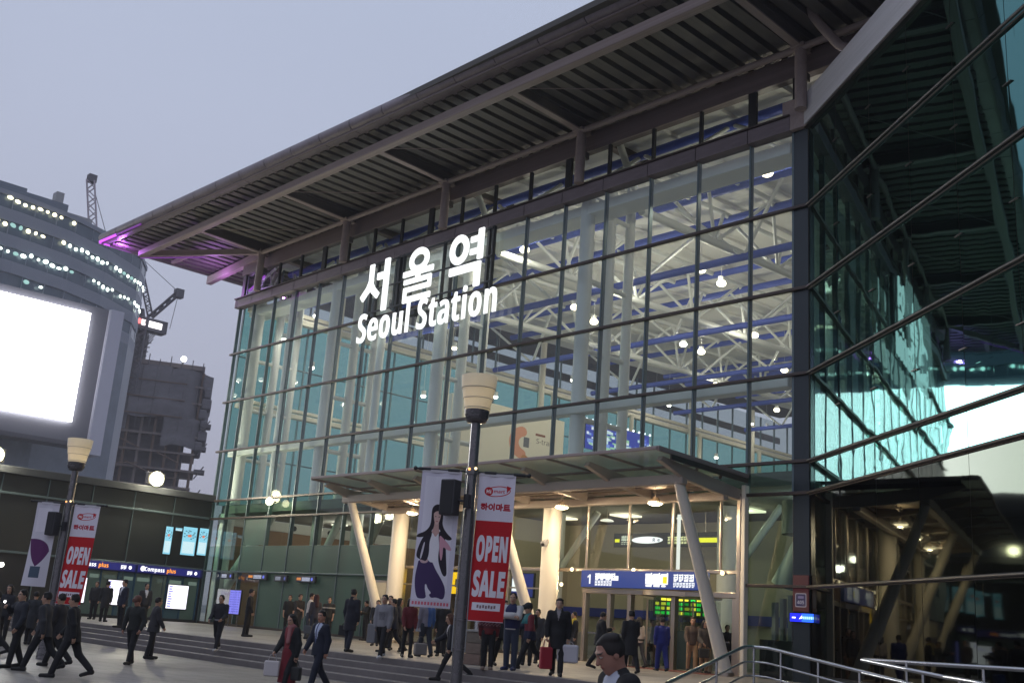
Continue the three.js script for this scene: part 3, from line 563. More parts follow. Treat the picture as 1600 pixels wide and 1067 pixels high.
{
  const s = thing('exit_sign', 'long blue lit sign with a white number 1 over the doors', 'sign', [-24.5, 2.93, F + 0.3]);
  const t = canvas(1024, 104, (x, w, h) => {
    x.fillStyle = '#05307a'; x.fillRect(0, 0, w, h); x.fillStyle = '#fff'; x.font = 'bold 84px sans-serif'; x.fillText('1', 50, 84);
    glyphBlob(x, 120, 16, 180, 40, 4, '#fff'); glyphBlob(x, 120, 62, 150, 30, 6, '#fff'); x.fillRect(292, 30, 34, 30); x.fillRect(126, 22, 150, 26);
    glyphBlob(x, 545, 10, 190, 78, 3, '#fff'); x.fillRect(550, 20, 180, 58); x.fillStyle = '#f0e010'; x.fillRect(690, 30, 32, 40); x.fillStyle = '#fff';
    glyphBlob(x, 770, 14, 160, 40, 4, '#fff'); glyphBlob(x, 770, 62, 165, 28, 7, '#fff');
  });
  box('sign_case', [-2.85, -0.31, -0.14], [2.85, 0.31, -0.003], std(0.02, 0.05, 0.2, 0.5), s, 0.02);
  mesh('sign_face', new THREE.PlaneGeometry(5.66, 0.58), litSign(t, 1.15), s, [0, 0, 0.002]);
  const y = thing('yellow_sign', 'yellow and blue lit sign inside the glass behind the street banners', 'sign', [-35.2, 2.7, -31.2]);
  const ty = canvas(512, 64, (x, w, h) => { x.fillStyle = '#ffc400'; x.fillRect(0, 0, w, h); x.fillStyle = '#10206a'; x.fillRect(410, 0, 102, h); x.fillStyle = '#3a2a00'; x.fillRect(70, 16, 50, 32); x.fillRect(190, 20, 60, 24); x.fillStyle = '#fff'; x.fillRect(430, 14, 30, 36); });
  box('sign_case', [-3.9, -0.5, -0.1], [3.9, 0.5, -0.003], M.black, y, 0.02); mesh('sign_face', new THREE.PlaneGeometry(7.7, 0.92), litSign(ty, 1.5), y, [0, 0, 0.002]);
  const b = thing('departure_board', 'departure board with rows of green and yellow lights behind the doors', 'display board', [-28.2, 2.42, -36.9]);
  const tb = canvas(256, 96, (x, w, h) => { x.fillStyle = '#02170a'; x.fillRect(0, 0, w, h); for (let r = 0; r < 5; r++) for (let k = 0; k < 9; k++) { x.fillStyle = hash(r, k, 5) > 0.55 ? '#f2e83a' : '#19d64a'; if (hash(r, k, 9) > 0.12) x.fillRect(6 + k * 27.5, 6 + r * 18, 16 + 9 * hash(k, r, 2), 12); } });
  box('board_case', [-1.5, -0.55, -0.12], [1.5, 0.55, -0.003], M.black, b, 0.02); mesh('board_screen', new THREE.PlaneGeometry(2.9, 1.0), litSign(tb, 1.5), b, [0, 0, 0.002]);
  const h = thing('hanging_sign', 'long hanging sign of white and yellow letters above the blue sign', 'sign', [-28.4, 5.0, -36]);
  const th = canvas(512, 64, (x, w, hh) => { x.fillStyle = '#15160f'; x.fillRect(0, 0, w, hh); x.fillStyle = '#e6e21c'; x.fillRect(4, 26, 24, 16); x.fillRect(360, 24, 148, 22); glyphBlob(x, 36, 10, 50, 42, 4, '#eef3dc'); x.fillStyle = '#fff'; x.beginPath(); x.ellipse(165, 32, 76, 17, 0, 0, 7); x.fill(); x.fillStyle = '#667'; x.font = 'bold 24px sans-serif'; x.fillText('R', 190, 40); x.fillText('e', 214, 40); glyphBlob(x, 262, 16, 90, 34, 6, '#f4f0b0'); });
  box('sign_case', [-2.9, -0.3, -0.06], [2.9, 0.3, -0.003], M.black, h, 0.01); mesh('sign_face', new THREE.PlaneGeometry(5.76, 0.56), litSign(th, 1.6), h, [0, 0, 0.002]);
  for (const x of [-2, 2]) tube('hanger', [x, 0.3, -0.03], [x, 1.1, -0.03], 0.02, M.satin, h, 0);
  for (const [x, i] of [[-29.9, 0], [-25.9, 1]]) { const d = thing('dish_lamp', i ? 'pale dish lamp by the far end of the hanging sign' : 'pale dish lamp by the yellow dash of the hanging sign', 'lamp', [x, 5.55, -33.9]); mesh('dish_light', new THREE.SphereGeometry(0.3, 16, 8, 0, 7, 0, 1.4), glow(1, 0.93, 0.78, 1.4), d).scale.y = 0.4; tube('rod', [0, 0.1, 0], [0, 0.55, 0], 0.015, M.satin, d, 0); }

  // white advertising wall and blue light banner in the concourse above
  const a = thing('advert_panel', 'large white advertising panel reading S-train behind the glass', 'poster', [-46, 6.62, -43], Math.PI / 2);
  const ta = canvas(512, 512, (x, w, hh) => {
    x.fillStyle = '#e9e4d4'; x.fillRect(0, 0, w, hh); x.fillStyle = '#7a766c'; x.font = '30px sans-serif'; x.fillText('S-train', 380, 128); x.fillStyle = '#8c5a44'; x.fillRect(376, 84, 46, 10);
    x.lineCap = 'round'; x.strokeStyle = '#e3a184'; x.lineWidth = 44; x.beginPath(); x.arc(330, 140, 52, -1.9, 1.9, true); x.stroke(); x.strokeStyle = '#c98d56'; x.lineWidth = 30; x.beginPath(); x.moveTo(330, 205); x.quadraticCurveTo(380, 235, 450, 300); x.stroke(); x.strokeStyle = '#d9a53f'; x.lineWidth = 20; x.beginPath(); x.moveTo(362, 236); x.lineTo(446, 290); x.stroke(); x.fillStyle = '#6f747a'; x.fillRect(322, 112, 26, 44); x.fillStyle = '#9aa08f'; x.fillRect(440, 306, 60, 24);
  });
  box('panel', [-4.7, 0, -0.3], [4.7, 7.1, -0.003], M.white, a, 0.02); mesh('printed_face', new THREE.PlaneGeometry(9.38, 7.08), print(ta), a, [0, 3.55, 0.002]);
  const bl = thing('light_banner', 'blue banner with a string of small white lights above the canopy', 'banner', [-40, 11.9, -46], Math.PI / 2);
  const tl = canvas(256, 128, (x, w, hh) => { x.fillStyle = '#2a3c9e'; x.fillRect(0, 0, w, hh); for (let i = 0; i < 90; i++) { x.fillStyle = ['#7f9be6', '#c9e4e8', '#3f55c8', '#9fd0a8', '#e8f0ff'][i % 5]; x.fillRect(hash(i, 1) * w, 14 + hash(i, 2) * 100, 8 + 22 * hash(i, 3), 6 + 10 * hash(i, 4)); } });
  box('panel', [-2.8, -1.0, -0.08], [2.8, 0.6, -0.003], M.black, bl, 0.01); mesh('banner_screen', new THREE.PlaneGeometry(5.6, 1.6), litSign(tl, 0.9), bl, [0, -0.2, 0.002]);
  for (let i = 0; i < 12; i++) mesh('string_light', new THREE.SphereGeometry(0.06, 8, 6), glow(0.8, 0.9, 1, 4), bl, [-2.8 + i * 0.51, 0.66, 0.05]);

  // small signs by the corner
  const q = thing('number_sign', 'small purple number 405 plate on a red panel by the corner', 'sign', [-18.28, 2.45, F + 0.03]);
  const tq = canvas(128, 256, (x, w, hh) => { x.fillStyle = '#6e1414'; x.fillRect(0, 0, w, hh); x.fillStyle = '#e9e2f2'; x.beginPath(); x.roundRect(18, 126, 92, 100, 10); x.fill(); x.fillStyle = '#3a2a6e'; x.beginPath(); x.roundRect(24, 132, 80, 88, 8); x.fill(); x.fillStyle = '#efe8fa'; x.font = 'bold 36px sans-serif'; x.fillText('405', 33, 204); x.fillStyle = '#a99bd0'; x.fillRect(40, 146, 48, 18); });
  box('panel', [-0.28, -0.35, -0.01], [0.28, 0.75, 0.017], std(0.16, 0.012, 0.012, 0.6), q, 0.004); mesh('plate', new THREE.PlaneGeometry(0.54, 1.08), litSign(tq, 0.22), q, [0, 0.2, 0.02]);
  const u = thing('blue_sign', 'glowing blue shop sign bar under the 405 plate', 'sign', [-18.15, 1.92, F + 0.12]);
  const tu = canvas(256, 64, (x, w, hh) => { x.fillStyle = '#0818d0'; x.fillRect(0, 0, w, hh); x.fillStyle = '#1c5cff'; x.fillRect(110, 0, 146, hh); x.fillStyle = '#fff'; x.fillRect(20, 28, 34, 10); x.beginPath(); x.moveTo(84, 44); x.lineTo(112, 14); x.lineTo(118, 36); x.fill(); x.fillStyle = '#9fd6ff'; for (let i = 0; i < 7; i++) x.fillRect(124 + i * 18, 22, 12, 20); });
  box('sign_case', [-0.48, -0.13, -0.09], [0.5, 0.13, -0.003], M.black, u, 0.01); mesh('sign_face', new THREE.PlaneGeometry(0.96, 0.25), litSign(tu, 2.2), u, [0.01, 0, 0.002]);
  // lit shop lettering seen through the film covered glass, violet notice screen
  [['orange and white lit shop lettering behind the green glass', -50.5, 2.62, 1.9, '#e08a3a'], ['short white lit lettering behind the green glass beside the orange one', -48.2, 2.58, 1.2, null], ['second orange and white lit lettering farther along the green glass', -45.9, 2.58, 1.7, '#d88440'], ['white lit lettering over the glass side door near the inner corner', -53.7, 2.62, 1.3, null]].forEach(([label, x, y2, w2, c2], i) => {
    const k = thing('shop_sign', label, 'sign', [x, y2, F + 0.2]);
    const tk = canvas(256, 48, (g, w, hh) => { g.fillStyle = '#101828'; g.fillRect(0, 0, w, hh); if (c2) { g.fillStyle = c2; g.fillRect(8, 12, 60, 22); } glyphBlob(g, c2 ? 78 : 20, 10, 110, 28, 6, '#dfe6ff'); g.fillStyle = '#6f7cf0'; g.beginPath(); g.arc(216, 24, 14, 0, 7); g.fill(); });
    box('sign_case', [-w2 / 2, -0.16, -0.1], [w2 / 2, 0.16, -0.003], M.black, k, 0.01); mesh('sign_face', new THREE.PlaneGeometry(w2 - 0.04, 0.28), litSign(tk, i === 1 ? 0.5 : 0.9), k, [0, 0, 0.002]);
  });
  const nb = thing('notice_screen', 'violet glowing notice screen standing by the green glass', 'screen', [-51.6, 0.0, F + 0.7]);
  const tn = canvas(128, 128, (x, w, hh) => { x.fillStyle = '#8c8cff'; x.fillRect(0, 0, w, hh); x.fillStyle = '#5a5ad8'; for (let r = 0; r < 9; r++) for (let k = 0; k < 4; k++) x.fillRect(8 + k * 30, 8 + r * 13, 12 + 14 * hash(r, k, 8), 6); x.fillRect(60, 0, 5, hh); });
  box('screen_case', [-0.6, 0.62, -0.08], [0.6, 1.9, -0.003], M.black, nb, 0.02); mesh('screen_face', new THREE.PlaneGeometry(1.12, 1.2), litSign(tn, 0.85), nb, [0, 1.26, 0.002]); for (const x of [-0.45, 0.45]) tube('leg', [x, 0, -0.04], [x, 0.64, -0.04], 0.03, M.pole, nb, 0);
  const cam = thing('camera_box', 'small grey surveillance camera on the second round pier', 'camera', [-28.55, 4.2, -28.95], 0.5);
  box('housing', [-0.1, -0.09, -0.1], [0.1, 0.09, 0.42], M.grey, cam, 0.03); tube('bracket', [0, -0.05, -0.1], [0, -0.22, -0.35], 0.03, M.grey, cam, 0); tube('lens', [0, 0, 0.42], [0, 0, 0.46], 0.06, M.black, cam, 1);
  cam.rotation.x = 0.35;
  const bd = thing('notice_board', 'metal notice case fixed on the first tall white pier', 'notice board', [-38.75, 1.1, -29.05], 0.5);
  box('case', [-0.42, 0, -0.1], [0.42, 1.5, 0.05], M.satin, bd, 0.02); box('window', [-0.32, 0.75, 0.05], [0.32, 1.4, 0.06], std(0.5, 0.46, 0.36, 0.3), bd); box('label_plate', [-0.2, 0.2, 0.05], [0.2, 0.5, 0.06], std(0.3, 0.22, 0.12, 0.5), bd);
  const fl = thing('bracket_lamp', 'bright yellowish lamp on the dark band above the film covered glass', 'lamp', [-49.7, 6.5, F + 0.5]);
  tube('bracket', [0, 0, -0.4], [0, 0, 0], 0.03, M.bronze, fl, 0); mesh('bulb_light', new THREE.SphereGeometry(0.2, 14, 10), glow(1, 0.95, 0.6, 7), fl); point(fl, [0, 0, 0], [1, 0.92, 0.62], 10, 4);
  const f2 = thing('flood_lamp', 'glaring white lamp under the canopy beside the first slanted strut', 'lamp', [-41.6, 5.55, -30.6]);
  box('housing', [-0.32, -0.2, -0.2], [0.32, 0.24, -0.06], M.satin, f2, 0.03); const f2b = mesh('bulb_light', new THREE.SphereGeometry(0.3, 14, 10), glow(1, 0.93, 0.62, 8), f2); f2b.scale.set(0.95, 0.7, 0.5); point(f2, [0, 0, 0], [1, 0.9, 0.62], 14, 5);
}
// ---------------------------------------------------------------- low wing at the side of the square with its kiosks
{
  const WX = -56.6, lw = thing('side_building', 'low dark glass building along the side of the square with shop fronts', 'building', [0, 0, 0]);
  const z1 = 12, gl = std(0.012, 0.016, 0.019, 0.4, 0), n = Math.round((z1 - F) / 2.32);
  box('core', [-66, 0, F + 0.02], [WX - 0.1, 6.7, z1], M.black, lw);
  for (let i = 0; i < n; i++) { const a = F + 0.1 + i * (z1 - F) / n, b = a + (z1 - F) / n; for (const [y0, y1] of [[2.95, 5.75], [5.82, 6.72]]) { const m = mesh('dark_pane', UNIT, gl, lw, [WX - 0.03, (y0 + y1) / 2, (a + b) / 2]); m.scale.set(0.06, y1 - y0, b - a - 0.05); m.rotation.y = rnd(-.003, .003); } box('mullion', [WX - 0.05, 0, a - 0.05], [WX + 0.05, 6.72, a], M.mullion, lw); }
  for (const y of [2.9, 5.78]) box('transom', [WX - 0.05, y - 0.06, F + 0.2], [WX + 0.1, y + 0.06, z1], M.mullion, lw, 0.02);
  box('roof_edge', [-66.2, 6.72, F + 0.02], [WX + 0.25, 7.12, z1 + 0.2], std(0.045, 0.048, 0.054, 0.6), lw, 0.05);
  // shop front: dark blue fascia, glazed bays with greenish shelves
  box('shop_fascia', [WX, 2.42, -29.8], [WX + 0.22, 2.88, -22.2], std(0.012, 0.02, 0.14, 0.4), lw, 0.02);
  for (let i = 0; i < 8; i++) { const a = -29.7 + i * 0.94; box('shop_bay', [WX - 0.02, 0.15, a + 0.04], [WX + 0.02, 2.4, a + 0.9], std(...[[0.10, 0.16, 0.14], [0.06, 0.12, 0.15], [0.13, 0.17, 0.13]][i % 3], 0.3), lw); box('shop_post', [WX, 0, a - 0.04], [WX + 0.07, 2.42, a + 0.04], std(0.02, 0.07, 0.13, 0.4), lw); box('shelf_light', [WX + 0.021, 2.0, a + 0.1], [WX + 0.03, 2.2, a + 0.6 + 0.2 * (i % 2)], glow(0.35, 0.5, 0.42, i % 3 === 2 ? 0.12 : 0.3), lw); }
  box('shop_base', [WX - 0.02, 0, -29.8], [WX + 0.09, 0.14, -22.2], M.black, lw);
  const strip = canvas(512, 48, (x, w, h) => { x.fillStyle = '#0d1050'; x.fillRect(0, 0, w, h); x.fillStyle = '#fff'; x.beginPath(); x.arc(40, 22, 18, 0, 7); x.fill(); x.font = 'bold 38px sans-serif'; x.fillText('Compass', 52, 36); x.fillStyle = '#ff9a1a'; x.fillText('plus', 232, 36); x.fillStyle = '#fff'; glyphBlob(x, 400, 12, 44, 24, 2, '#fff'); x.beginPath(); x.arc(474, 24, 12, 0, 7); x.fill(); });
  [['lit blue shop sign with white and orange letters nearer the red banner', -23.9], ['lit blue shop sign with white and orange letters nearer the inner corner', -27.75]].forEach(([label, z]) => {
    const s = thing('kiosk_sign', label, 'sign', [WX + 0.3, 2.66, z], Math.PI / 2);
    box('sign_case', [-1.85, -0.2, -0.07], [1.85, 0.2, -0.003], M.black, s, 0.01); mesh('sign_face', new THREE.PlaneGeometry(3.7, 0.38), litSign(strip, 1.7), s, [0, 0, 0.002]);
  });
  const po = canvas(128, 192, (x, w, h) => { x.fillStyle = '#f4f2ff'; x.fillRect(0, 0, w, h); x.fillStyle = '#8f8ce8'; for (let r = 0; r < 9; r++) x.fillRect(6, 8 + r * 20, 14 + 12 * hash(r, 3), 12); x.fillStyle = '#d8d4ff'; x.fillRect(44, 18, 60, 30); });
  [['white lit poster beside the pole of the red banner', -23.05, 0.55], ['white lit poster behind the standing dark figures', -24.9, 0.85], ['large white lit poster at the shop corner', -28.5, 1.2]].forEach(([label, z, w]) => {
    const s = thing('lit_poster', label, 'poster', [WX + 0.14, 1.32, z], Math.PI / 2);
    box('poster_case', [-w / 2 - 0.04, -0.68, -0.08], [w / 2 + 0.04, 0.68, -0.003], M.black, s, 0.01); mesh('poster_screen', new THREE.PlaneGeometry(w, 1.26), litSign(po, 1.5), s, [0, 0, 0.002]);
    const l = new THREE.RectAreaLight(col(0.85, 0.85, 1), 0.6, w, 1.2); l.position.set(0, 0, 0.05); l.rotation.y = Math.PI; s.add(l);
  });
  const cy = canvas(128, 192, (x, w, h) => { x.fillStyle = '#8fd8ef'; x.fillRect(0, 0, w, h); x.fillStyle = '#cfeef6'; x.fillRect(10, 100, 108, 80); x.fillStyle = '#3f7f98'; for (let i = 0; i < 14; i++) x.fillRect(hash(i, 1) * 110, 14 + hash(i, 2) * 70, 16, 7); x.fillStyle = '#e07a5a'; x.fillRect(48, 52, 34, 16); });
  [['narrow pale blue lit window in the dark upper glass', -27.5, 0.42, 1.5, 4.32], ['wide pale blue lit window with red mark in the dark upper glass', -28.75, 0.85, 1.55, 4.4], ['pale blue lit window nearest the hall corner', -29.6, 0.55, 1.5, 4.45], ['small flat pale blue light strip above the dark upper glass', -28.05, 0.4, 0.16, 4.98]].forEach(([label, z, w, h, y]) => {
    const s = thing('lit_window', label, 'window', [WX + 0.03, y, z], Math.PI / 2); box('frame', [-w / 2 - 0.03, -h / 2 - 0.03, -0.02], [w / 2 + 0.03, h / 2 + 0.03, 0.04], M.black, s); mesh('window_screen', new THREE.PlaneGeometry(w, h), litSign(cy, 1.0), s, [0, 0, 0.044]);
  });
  // flood lamps on the roof edge
  [['glaring yellow white flood lamp on the roof edge of the low building', -26.2, 1.0], ['second yellow flood lamp at the picture edge on the low roof', -17.6, 0.8]].forEach(([label, z, k]) => {
    const l = thing('flood_light', label, 'flood light', [WX + 0.35, 7.5, z], Math.PI / 2);
    tube('bracket', [0, -0.45, -0.2], [0, -0.05, -0.2], 0.05, M.pole, l, 1); box('housing', [-0.5, -0.3, -0.42], [0.5, 0.4, -0.12], M.pole, l, 0.04);
    const b = mesh('bulb_light', new THREE.SphereGeometry(0.245, 20, 14), glow(1, 0.96, 0.66, 40), l, [0, 0.04, 0.05]);
    mesh('reflector_light', new THREE.CylinderGeometry(0.4, 0.26, 0.12, 24), glow(1, 0.95, 0.58, 14), l, [0, 0.04, -0.1], [Math.PI / 2, 0, 0]);
    point(l, [0, 0.04, 0.0], [1, 0.93, 0.70], 115 * k, 12);
  });
  const bk = thing('distant_lamp', 'small white lamp low behind the striding crowd', 'lamp', [WX + 0.2, 2.25, -18.9]); mesh('bulb_light', new THREE.SphereGeometry(0.12, 10, 8), glow(1, 0.97, 0.85, 6), bk); tube('bracket', [-0.25, 0, 0], [0, 0, 0], 0.02, M.pole, bk, 0);
}
// ---------------------------------------------------------------- towers and cranes behind
{
  const t = thing('office_tower', 'tall curved office tower with rows of bright ceiling lights', 'building', [0, 0, 0]);
  const fp = [[-130, 15], [-133, -5], [-134.5, -20.3], [-134.8, -29.5], [-135.7, -40], [-137.2, -46.9], [-140.2, -53.3], [-145, -60.1], [-150.2, -63.3]];
  const wallM = std(0.13, 0.16, 0.205, 0.35, 0.1, { map: rep(grime, 1) }), glassM = std(0.07, 0.10, 0.135, 0.18, 0.2), sill = std(0.19, 0.21, 0.26, 0.5);
  const back = [[-185, -48], [-170, 15]];
  const shape = (grow = 0) => new THREE.Shape([...fp, ...back].map(([x, z]) => new THREE.Vector2(x - grow * 0.9, -z)));
  const ext = (y0, y1, m, name, off = 0) => { const g = new THREE.ExtrudeGeometry(shape(off), { depth: y1 - y0, bevelEnabled: false }); g.rotateX(-Math.PI / 2); g.translate(0, y0, 0); uvMetres(g, 0.12); return mesh(name, g, m, t); };
  ext(DOWN, 35.8, wallM, 'lower_wall');
  const curve = new THREE.CatmullRomCurve3(fp.map(([x, z]) => V(x, 0, z)), false, 'catmullrom', 0.5), N = 84, P = curve.getSpacedPoints(N);
  for (let f = 0; f < 4; f++) {
    const y = 35.8 + f * 3.25;
    ext(y, y + 1.55, sill, 'spandrel'); ext(y + 1.55, y + 3.25, glassM, 'window_band', 0.25);
  }
  const lampG = new THREE.SphereGeometry(0.29, 10, 8), lampA = glow(0.85, 1, 0.9, 3.2), lampB = glow(1, 0.92, 0.6, 3), lampC = glow(0.45, 0.8, 0.76, 0.8);
  for (let f = 0; f < 4; f++) for (let i = 14; i < N - 2; i++) {
    const a = P[i], b = P[i + 1], h = hash(i, f, 71), y = 35.8 + f * 3.25 + 2.75 + 0.35 * (hash(i, f, 72) - .5);
    const on = f === 3 ? a.z > -47 && h > 0.3 : f === 2 ? h > 0.12 : f === 1 ? h > 0.1 : a.z > -44 && h > 0.45;
    if (!on) continue;
    const dx = b.x - a.x, dz = b.z - a.z, L = Math.hypot(dx, dz), nx = -dz / L, nz = dx / L, sg = nx > 0 ? 1 : -1;
    const m = mesh('window_lamp', lampG, h > 0.9 ? lampC : (f === 3 || (f === 2 && a.z > -46)) ? lampB : lampA, t, [(a.x + b.x) / 2 + sg * nx * 0.1, y, (a.z + b.z) / 2 + sg * nz * 0.1], [0, Math.atan2(-dz, dx), 0.7 * (hash(i, f, 75) - 0.5)]);
    m.scale.set(0.7 + 0.7 * hash(i, f, 76), 0.6 + 0.5 * hash(i, f, 74), 0.5);
  }
  for (let i = 6; i < N; i += 3) { const a = P[i]; for (let f = 0; f < 4; f++) box('window_mullion', [a.x - 0.05, 35.8 + f * 3.25 + 1.55, a.z - 0.04], [a.x + 0.03, 35.8 + f * 3.25 + 3.25, a.z + 0.04], sill, t); }
  ext(48.8, 49.4, sill, 'roof_edge'); 
  const rb = (x0, x1, z0, z1, y, m = wallM) => box('roof_block', [x0, 49.4, z0], [x1, y, z1], m, t);
  rb(-148, -137.5, -46, -24, 50.6); rb(-150, -139, -41, -20, 51.6); rb(-152, -142, -51, -45, 51.2, M.grey); rb(-140, -138.6, -45.6, -44.6, 52.4, M.grey);
  for (let i = 0; i < 9; i++) box('roof_unit', [-143 - i * 0.7, 49.4, -49 - i * 1.2], [-141.6 - i * 0.7, 50.0 + 1.1 * hash(i, 6), -48 - i * 1.2], M.grey, t);
  // screen with its casing in front of the tower
  const A = V(-131.2, 0, -48.9), B = V(-131.9, 0, -4.0), d = B.clone().sub(A), L = d.length(), ang = Math.atan2(-d.z, d.x);
  const scr = thing('video_screen', 'huge glowing white video screen on the curved tower', 'screen', [(A.x + B.x) / 2, 28.35, (A.z + B.z) / 2], ang + Math.PI);
  const SW = L, SH = 13.9;
  mesh('screen_face', new THREE.PlaneGeometry(SW, SH), glow(1, 1, 1, 13), scr, [0, 0, 0.3]);
  const cs = std(0.12, 0.12, 0.145, 0.5), mg = 2.4;
  box('casing', [-SW / 2 - mg, -SH / 2 - mg, -3], [SW / 2 + mg, SH / 2 + mg * 0.45, -0.2], cs, scr);
  box('casing_edge', [SW / 2 + mg, -SH / 2 - mg * 1.5, -3.2], [SW / 2 + mg + 1.7, SH / 2 + mg * 0.45, 0.6], std(0.42, 0.42, 0.50, 0.5), scr);
  box('casing_foot', [-SW / 2 - mg, -SH / 2 - mg - 0.5, -3], [SW / 2 + mg, -SH / 2 - mg, 0.5], std(0.06, 0.06, 0.075, 0.5), scr);
  const la = new THREE.RectAreaLight(col(1, 1, 1), 2.5, SW, SH); la.position.set(0, 0, 0.4); la.rotation.y = Math.PI; scr.add(la);
}
{
  const c = thing('unfinished_tower', 'dark unfinished tower with bare floors, netting and scaffolding', 'building', [-200.5, 0, -90], Math.atan2(20, 10) * 0 + 1.107);
  const dark = std(0.13, 0.12, 0.13, 0.9, 0, { map: rep(grime, 2) }), slab = std(0.20, 0.165, 0.155, 0.9), net = std(0.165, 0.155, 0.17, 0.95, 0, { map: rep(grime, 3) }), rust = std(0.15, 0.10, 0.075, 0.9);
  // local x runs along the visible front, z toward the square
  for (let f = 0; f < 13; f++) { const y = 2 + f * 3.4; box('floor_slab', [-15, y, -14], [9.4 + 0.3 * (f % 2), y + 0.4, 0], slab, c); box('inner_wall', [-14, y + 0.4, -13], [7, y + 3.4, -2.5], dark, c); }
  for (let x = -14.5; x <= 9.2; x += 2.6) for (const k of [0]) tube('column', [x, 0, -0.5], [x, 46, -0.5], 0.28, hash(x * 10 | 0, 3) > 0.5 ? slab : rust, c, 0);
  const sheet = (x0, x1, y0, y1, z, bulge) => { const g = new THREE.PlaneGeometry(x1 - x0, y1 - y0, 20, 14), p = g.attributes.position; for (let i = 0; i < p.count; i++) { const u = p.getX(i), v = p.getY(i), e = (u + (x1 - x0) / 2) / (x1 - x0); p.setZ(i, 0.5 * vnoise(u * 0.5 + 40, v * 0.4 + 40, 256, 9) - bulge * Math.pow(Math.max(0, e - 0.6), 2) * 16); p.setY(i, v + (v > 0 ? 0.6 * (vnoise(u * 0.7 + 9, 3, 256, 5) - 0.5) : 0.9 * (vnoise(u * 0.6 + 9, 7, 256, 6) - 0.5))); } g.computeVertexNormals(); return mesh('netting', g, netM, c, [(x0 + x1) / 2, (y0 + y1) / 2, z]); };
  const netM = net.clone(); netM.side = THREE.DoubleSide;
  sheet(-4.6, 11.0, 36, 46.2, 0.8, 2.2); sheet(-15, -4.4, 33, 53.5, 0.7, 0.3); sheet(2.5, 10.6, 30.5, 36.3, 0.6, 1.2);
  for (let k = 0; k < 7; k++) box('netting_fold', [9.0 + 0.3 * (k % 3), 30 + k * 2.2, -11], [10.5 + 0.35 * ((k * 2) % 3) - (k === 6 ? 1.0 : 0), 32.1 + k * 2.2, 0.2], net, c, 0.4);
  for (let k = 0; k < 9; k++) tube('net_rope', [-13.5 + k * 2.7, 33.5, 1.1 - 0.15 * Math.max(0, k - 5)], [-13.5 + k * 2.7 + 0.2 * hash(k, 2), 46, 1.15 - 0.15 * Math.max(0, k - 5)], 0.07, dark, c, 0); for (let k = 0; k < 3; k++) box('net_seam', [-15, 36.2 + k * 3.4, 0.9], [6, 36.4 + k * 3.4, 1.25], rust, c);
  for (let k = 0; k < 12; k++) tube('scaffold_tube', [-14.5 + k * 2.1, 46, 0.6], [-14.5 + k * 2.1, 47.6 + 1.1 * hash(k, 4), 0.6], 0.09, dark, c, 0);
  box('parapet', [-4.4, 46.4, -12], [9, 47.3, 0.2], slab, c); box('stair_core', [-11, 46, -10], [-3.2, 54.6, -1.5], dark, c, 0.2); box('core_top', [-11, 54.6, -9], [-4.6, 58.4, -3], dark, c); box('core_top', [-11, 58.4, -9], [-6.2, 61.4, -4], slab, c); for (let k = 0; k < 8; k++) { tube('scaffold_tube', [-7 + 0.5 * k, 47 + 1.3 * (k % 4), 0.2], [-2.6 + 0.2 * k, 48 + 0.9 * k, 0.2], 0.11, dark, c, 0); tube('scaffold_tube', [-3.0 - 0.45 * k, 46 + k * 1.4, -1.2], [-3.0 - 0.45 * k, 49.5 + k * 1.5, -1.2], 0.1, dark, c, 0); }
  for (let k = 0; k < 6; k++) { const y = 12 + k * 4.6; box('scaffold_bracket', [9.6, y, -3], [11.4 + 0.3 * (k % 2), y + 0.7, 0.5], dark, c); tube('scaffold_tube', [9.8, y - 1.2, 0.4], [11.4, y + 1.4, 0.4], 0.12, dark, c, 0); }
  for (let k = 0; k < 9; k++) { const x = -13 + k * 1.9, y = 18 + 2.2 * ((k * 5) % 7); tube('scaffold_tube', [x, y, 0.7], [x + 4.2, y - 1.6, 0.7], 0.14, rust, c, 0); tube('scaffold_tube', [x, y - 5, 0.7], [x + 4.4, y - 4.6, 0.7], 0.12, rust, c, 0); }
  for (let k = 0; k < 5; k++) { const y = 47.5 + k * 2.2; tube('scaffold_tube', [-6.4, y, 0.4], [-4.4 + 0.4 * (k % 2), y - 1.3, 0.4], 0.14, dark, c, 0); }
  const w = mesh('work_lamp', new THREE.SphereGeometry(0.6, 12, 8), glow(1, 1, 0.92, 5), c, [4.6, 48.3, 0.4]); tube('lamp_post', [4.6, 47.2, 0.3], [4.6, 48.2, 0.3], 0.1, dark, c, 0);
}
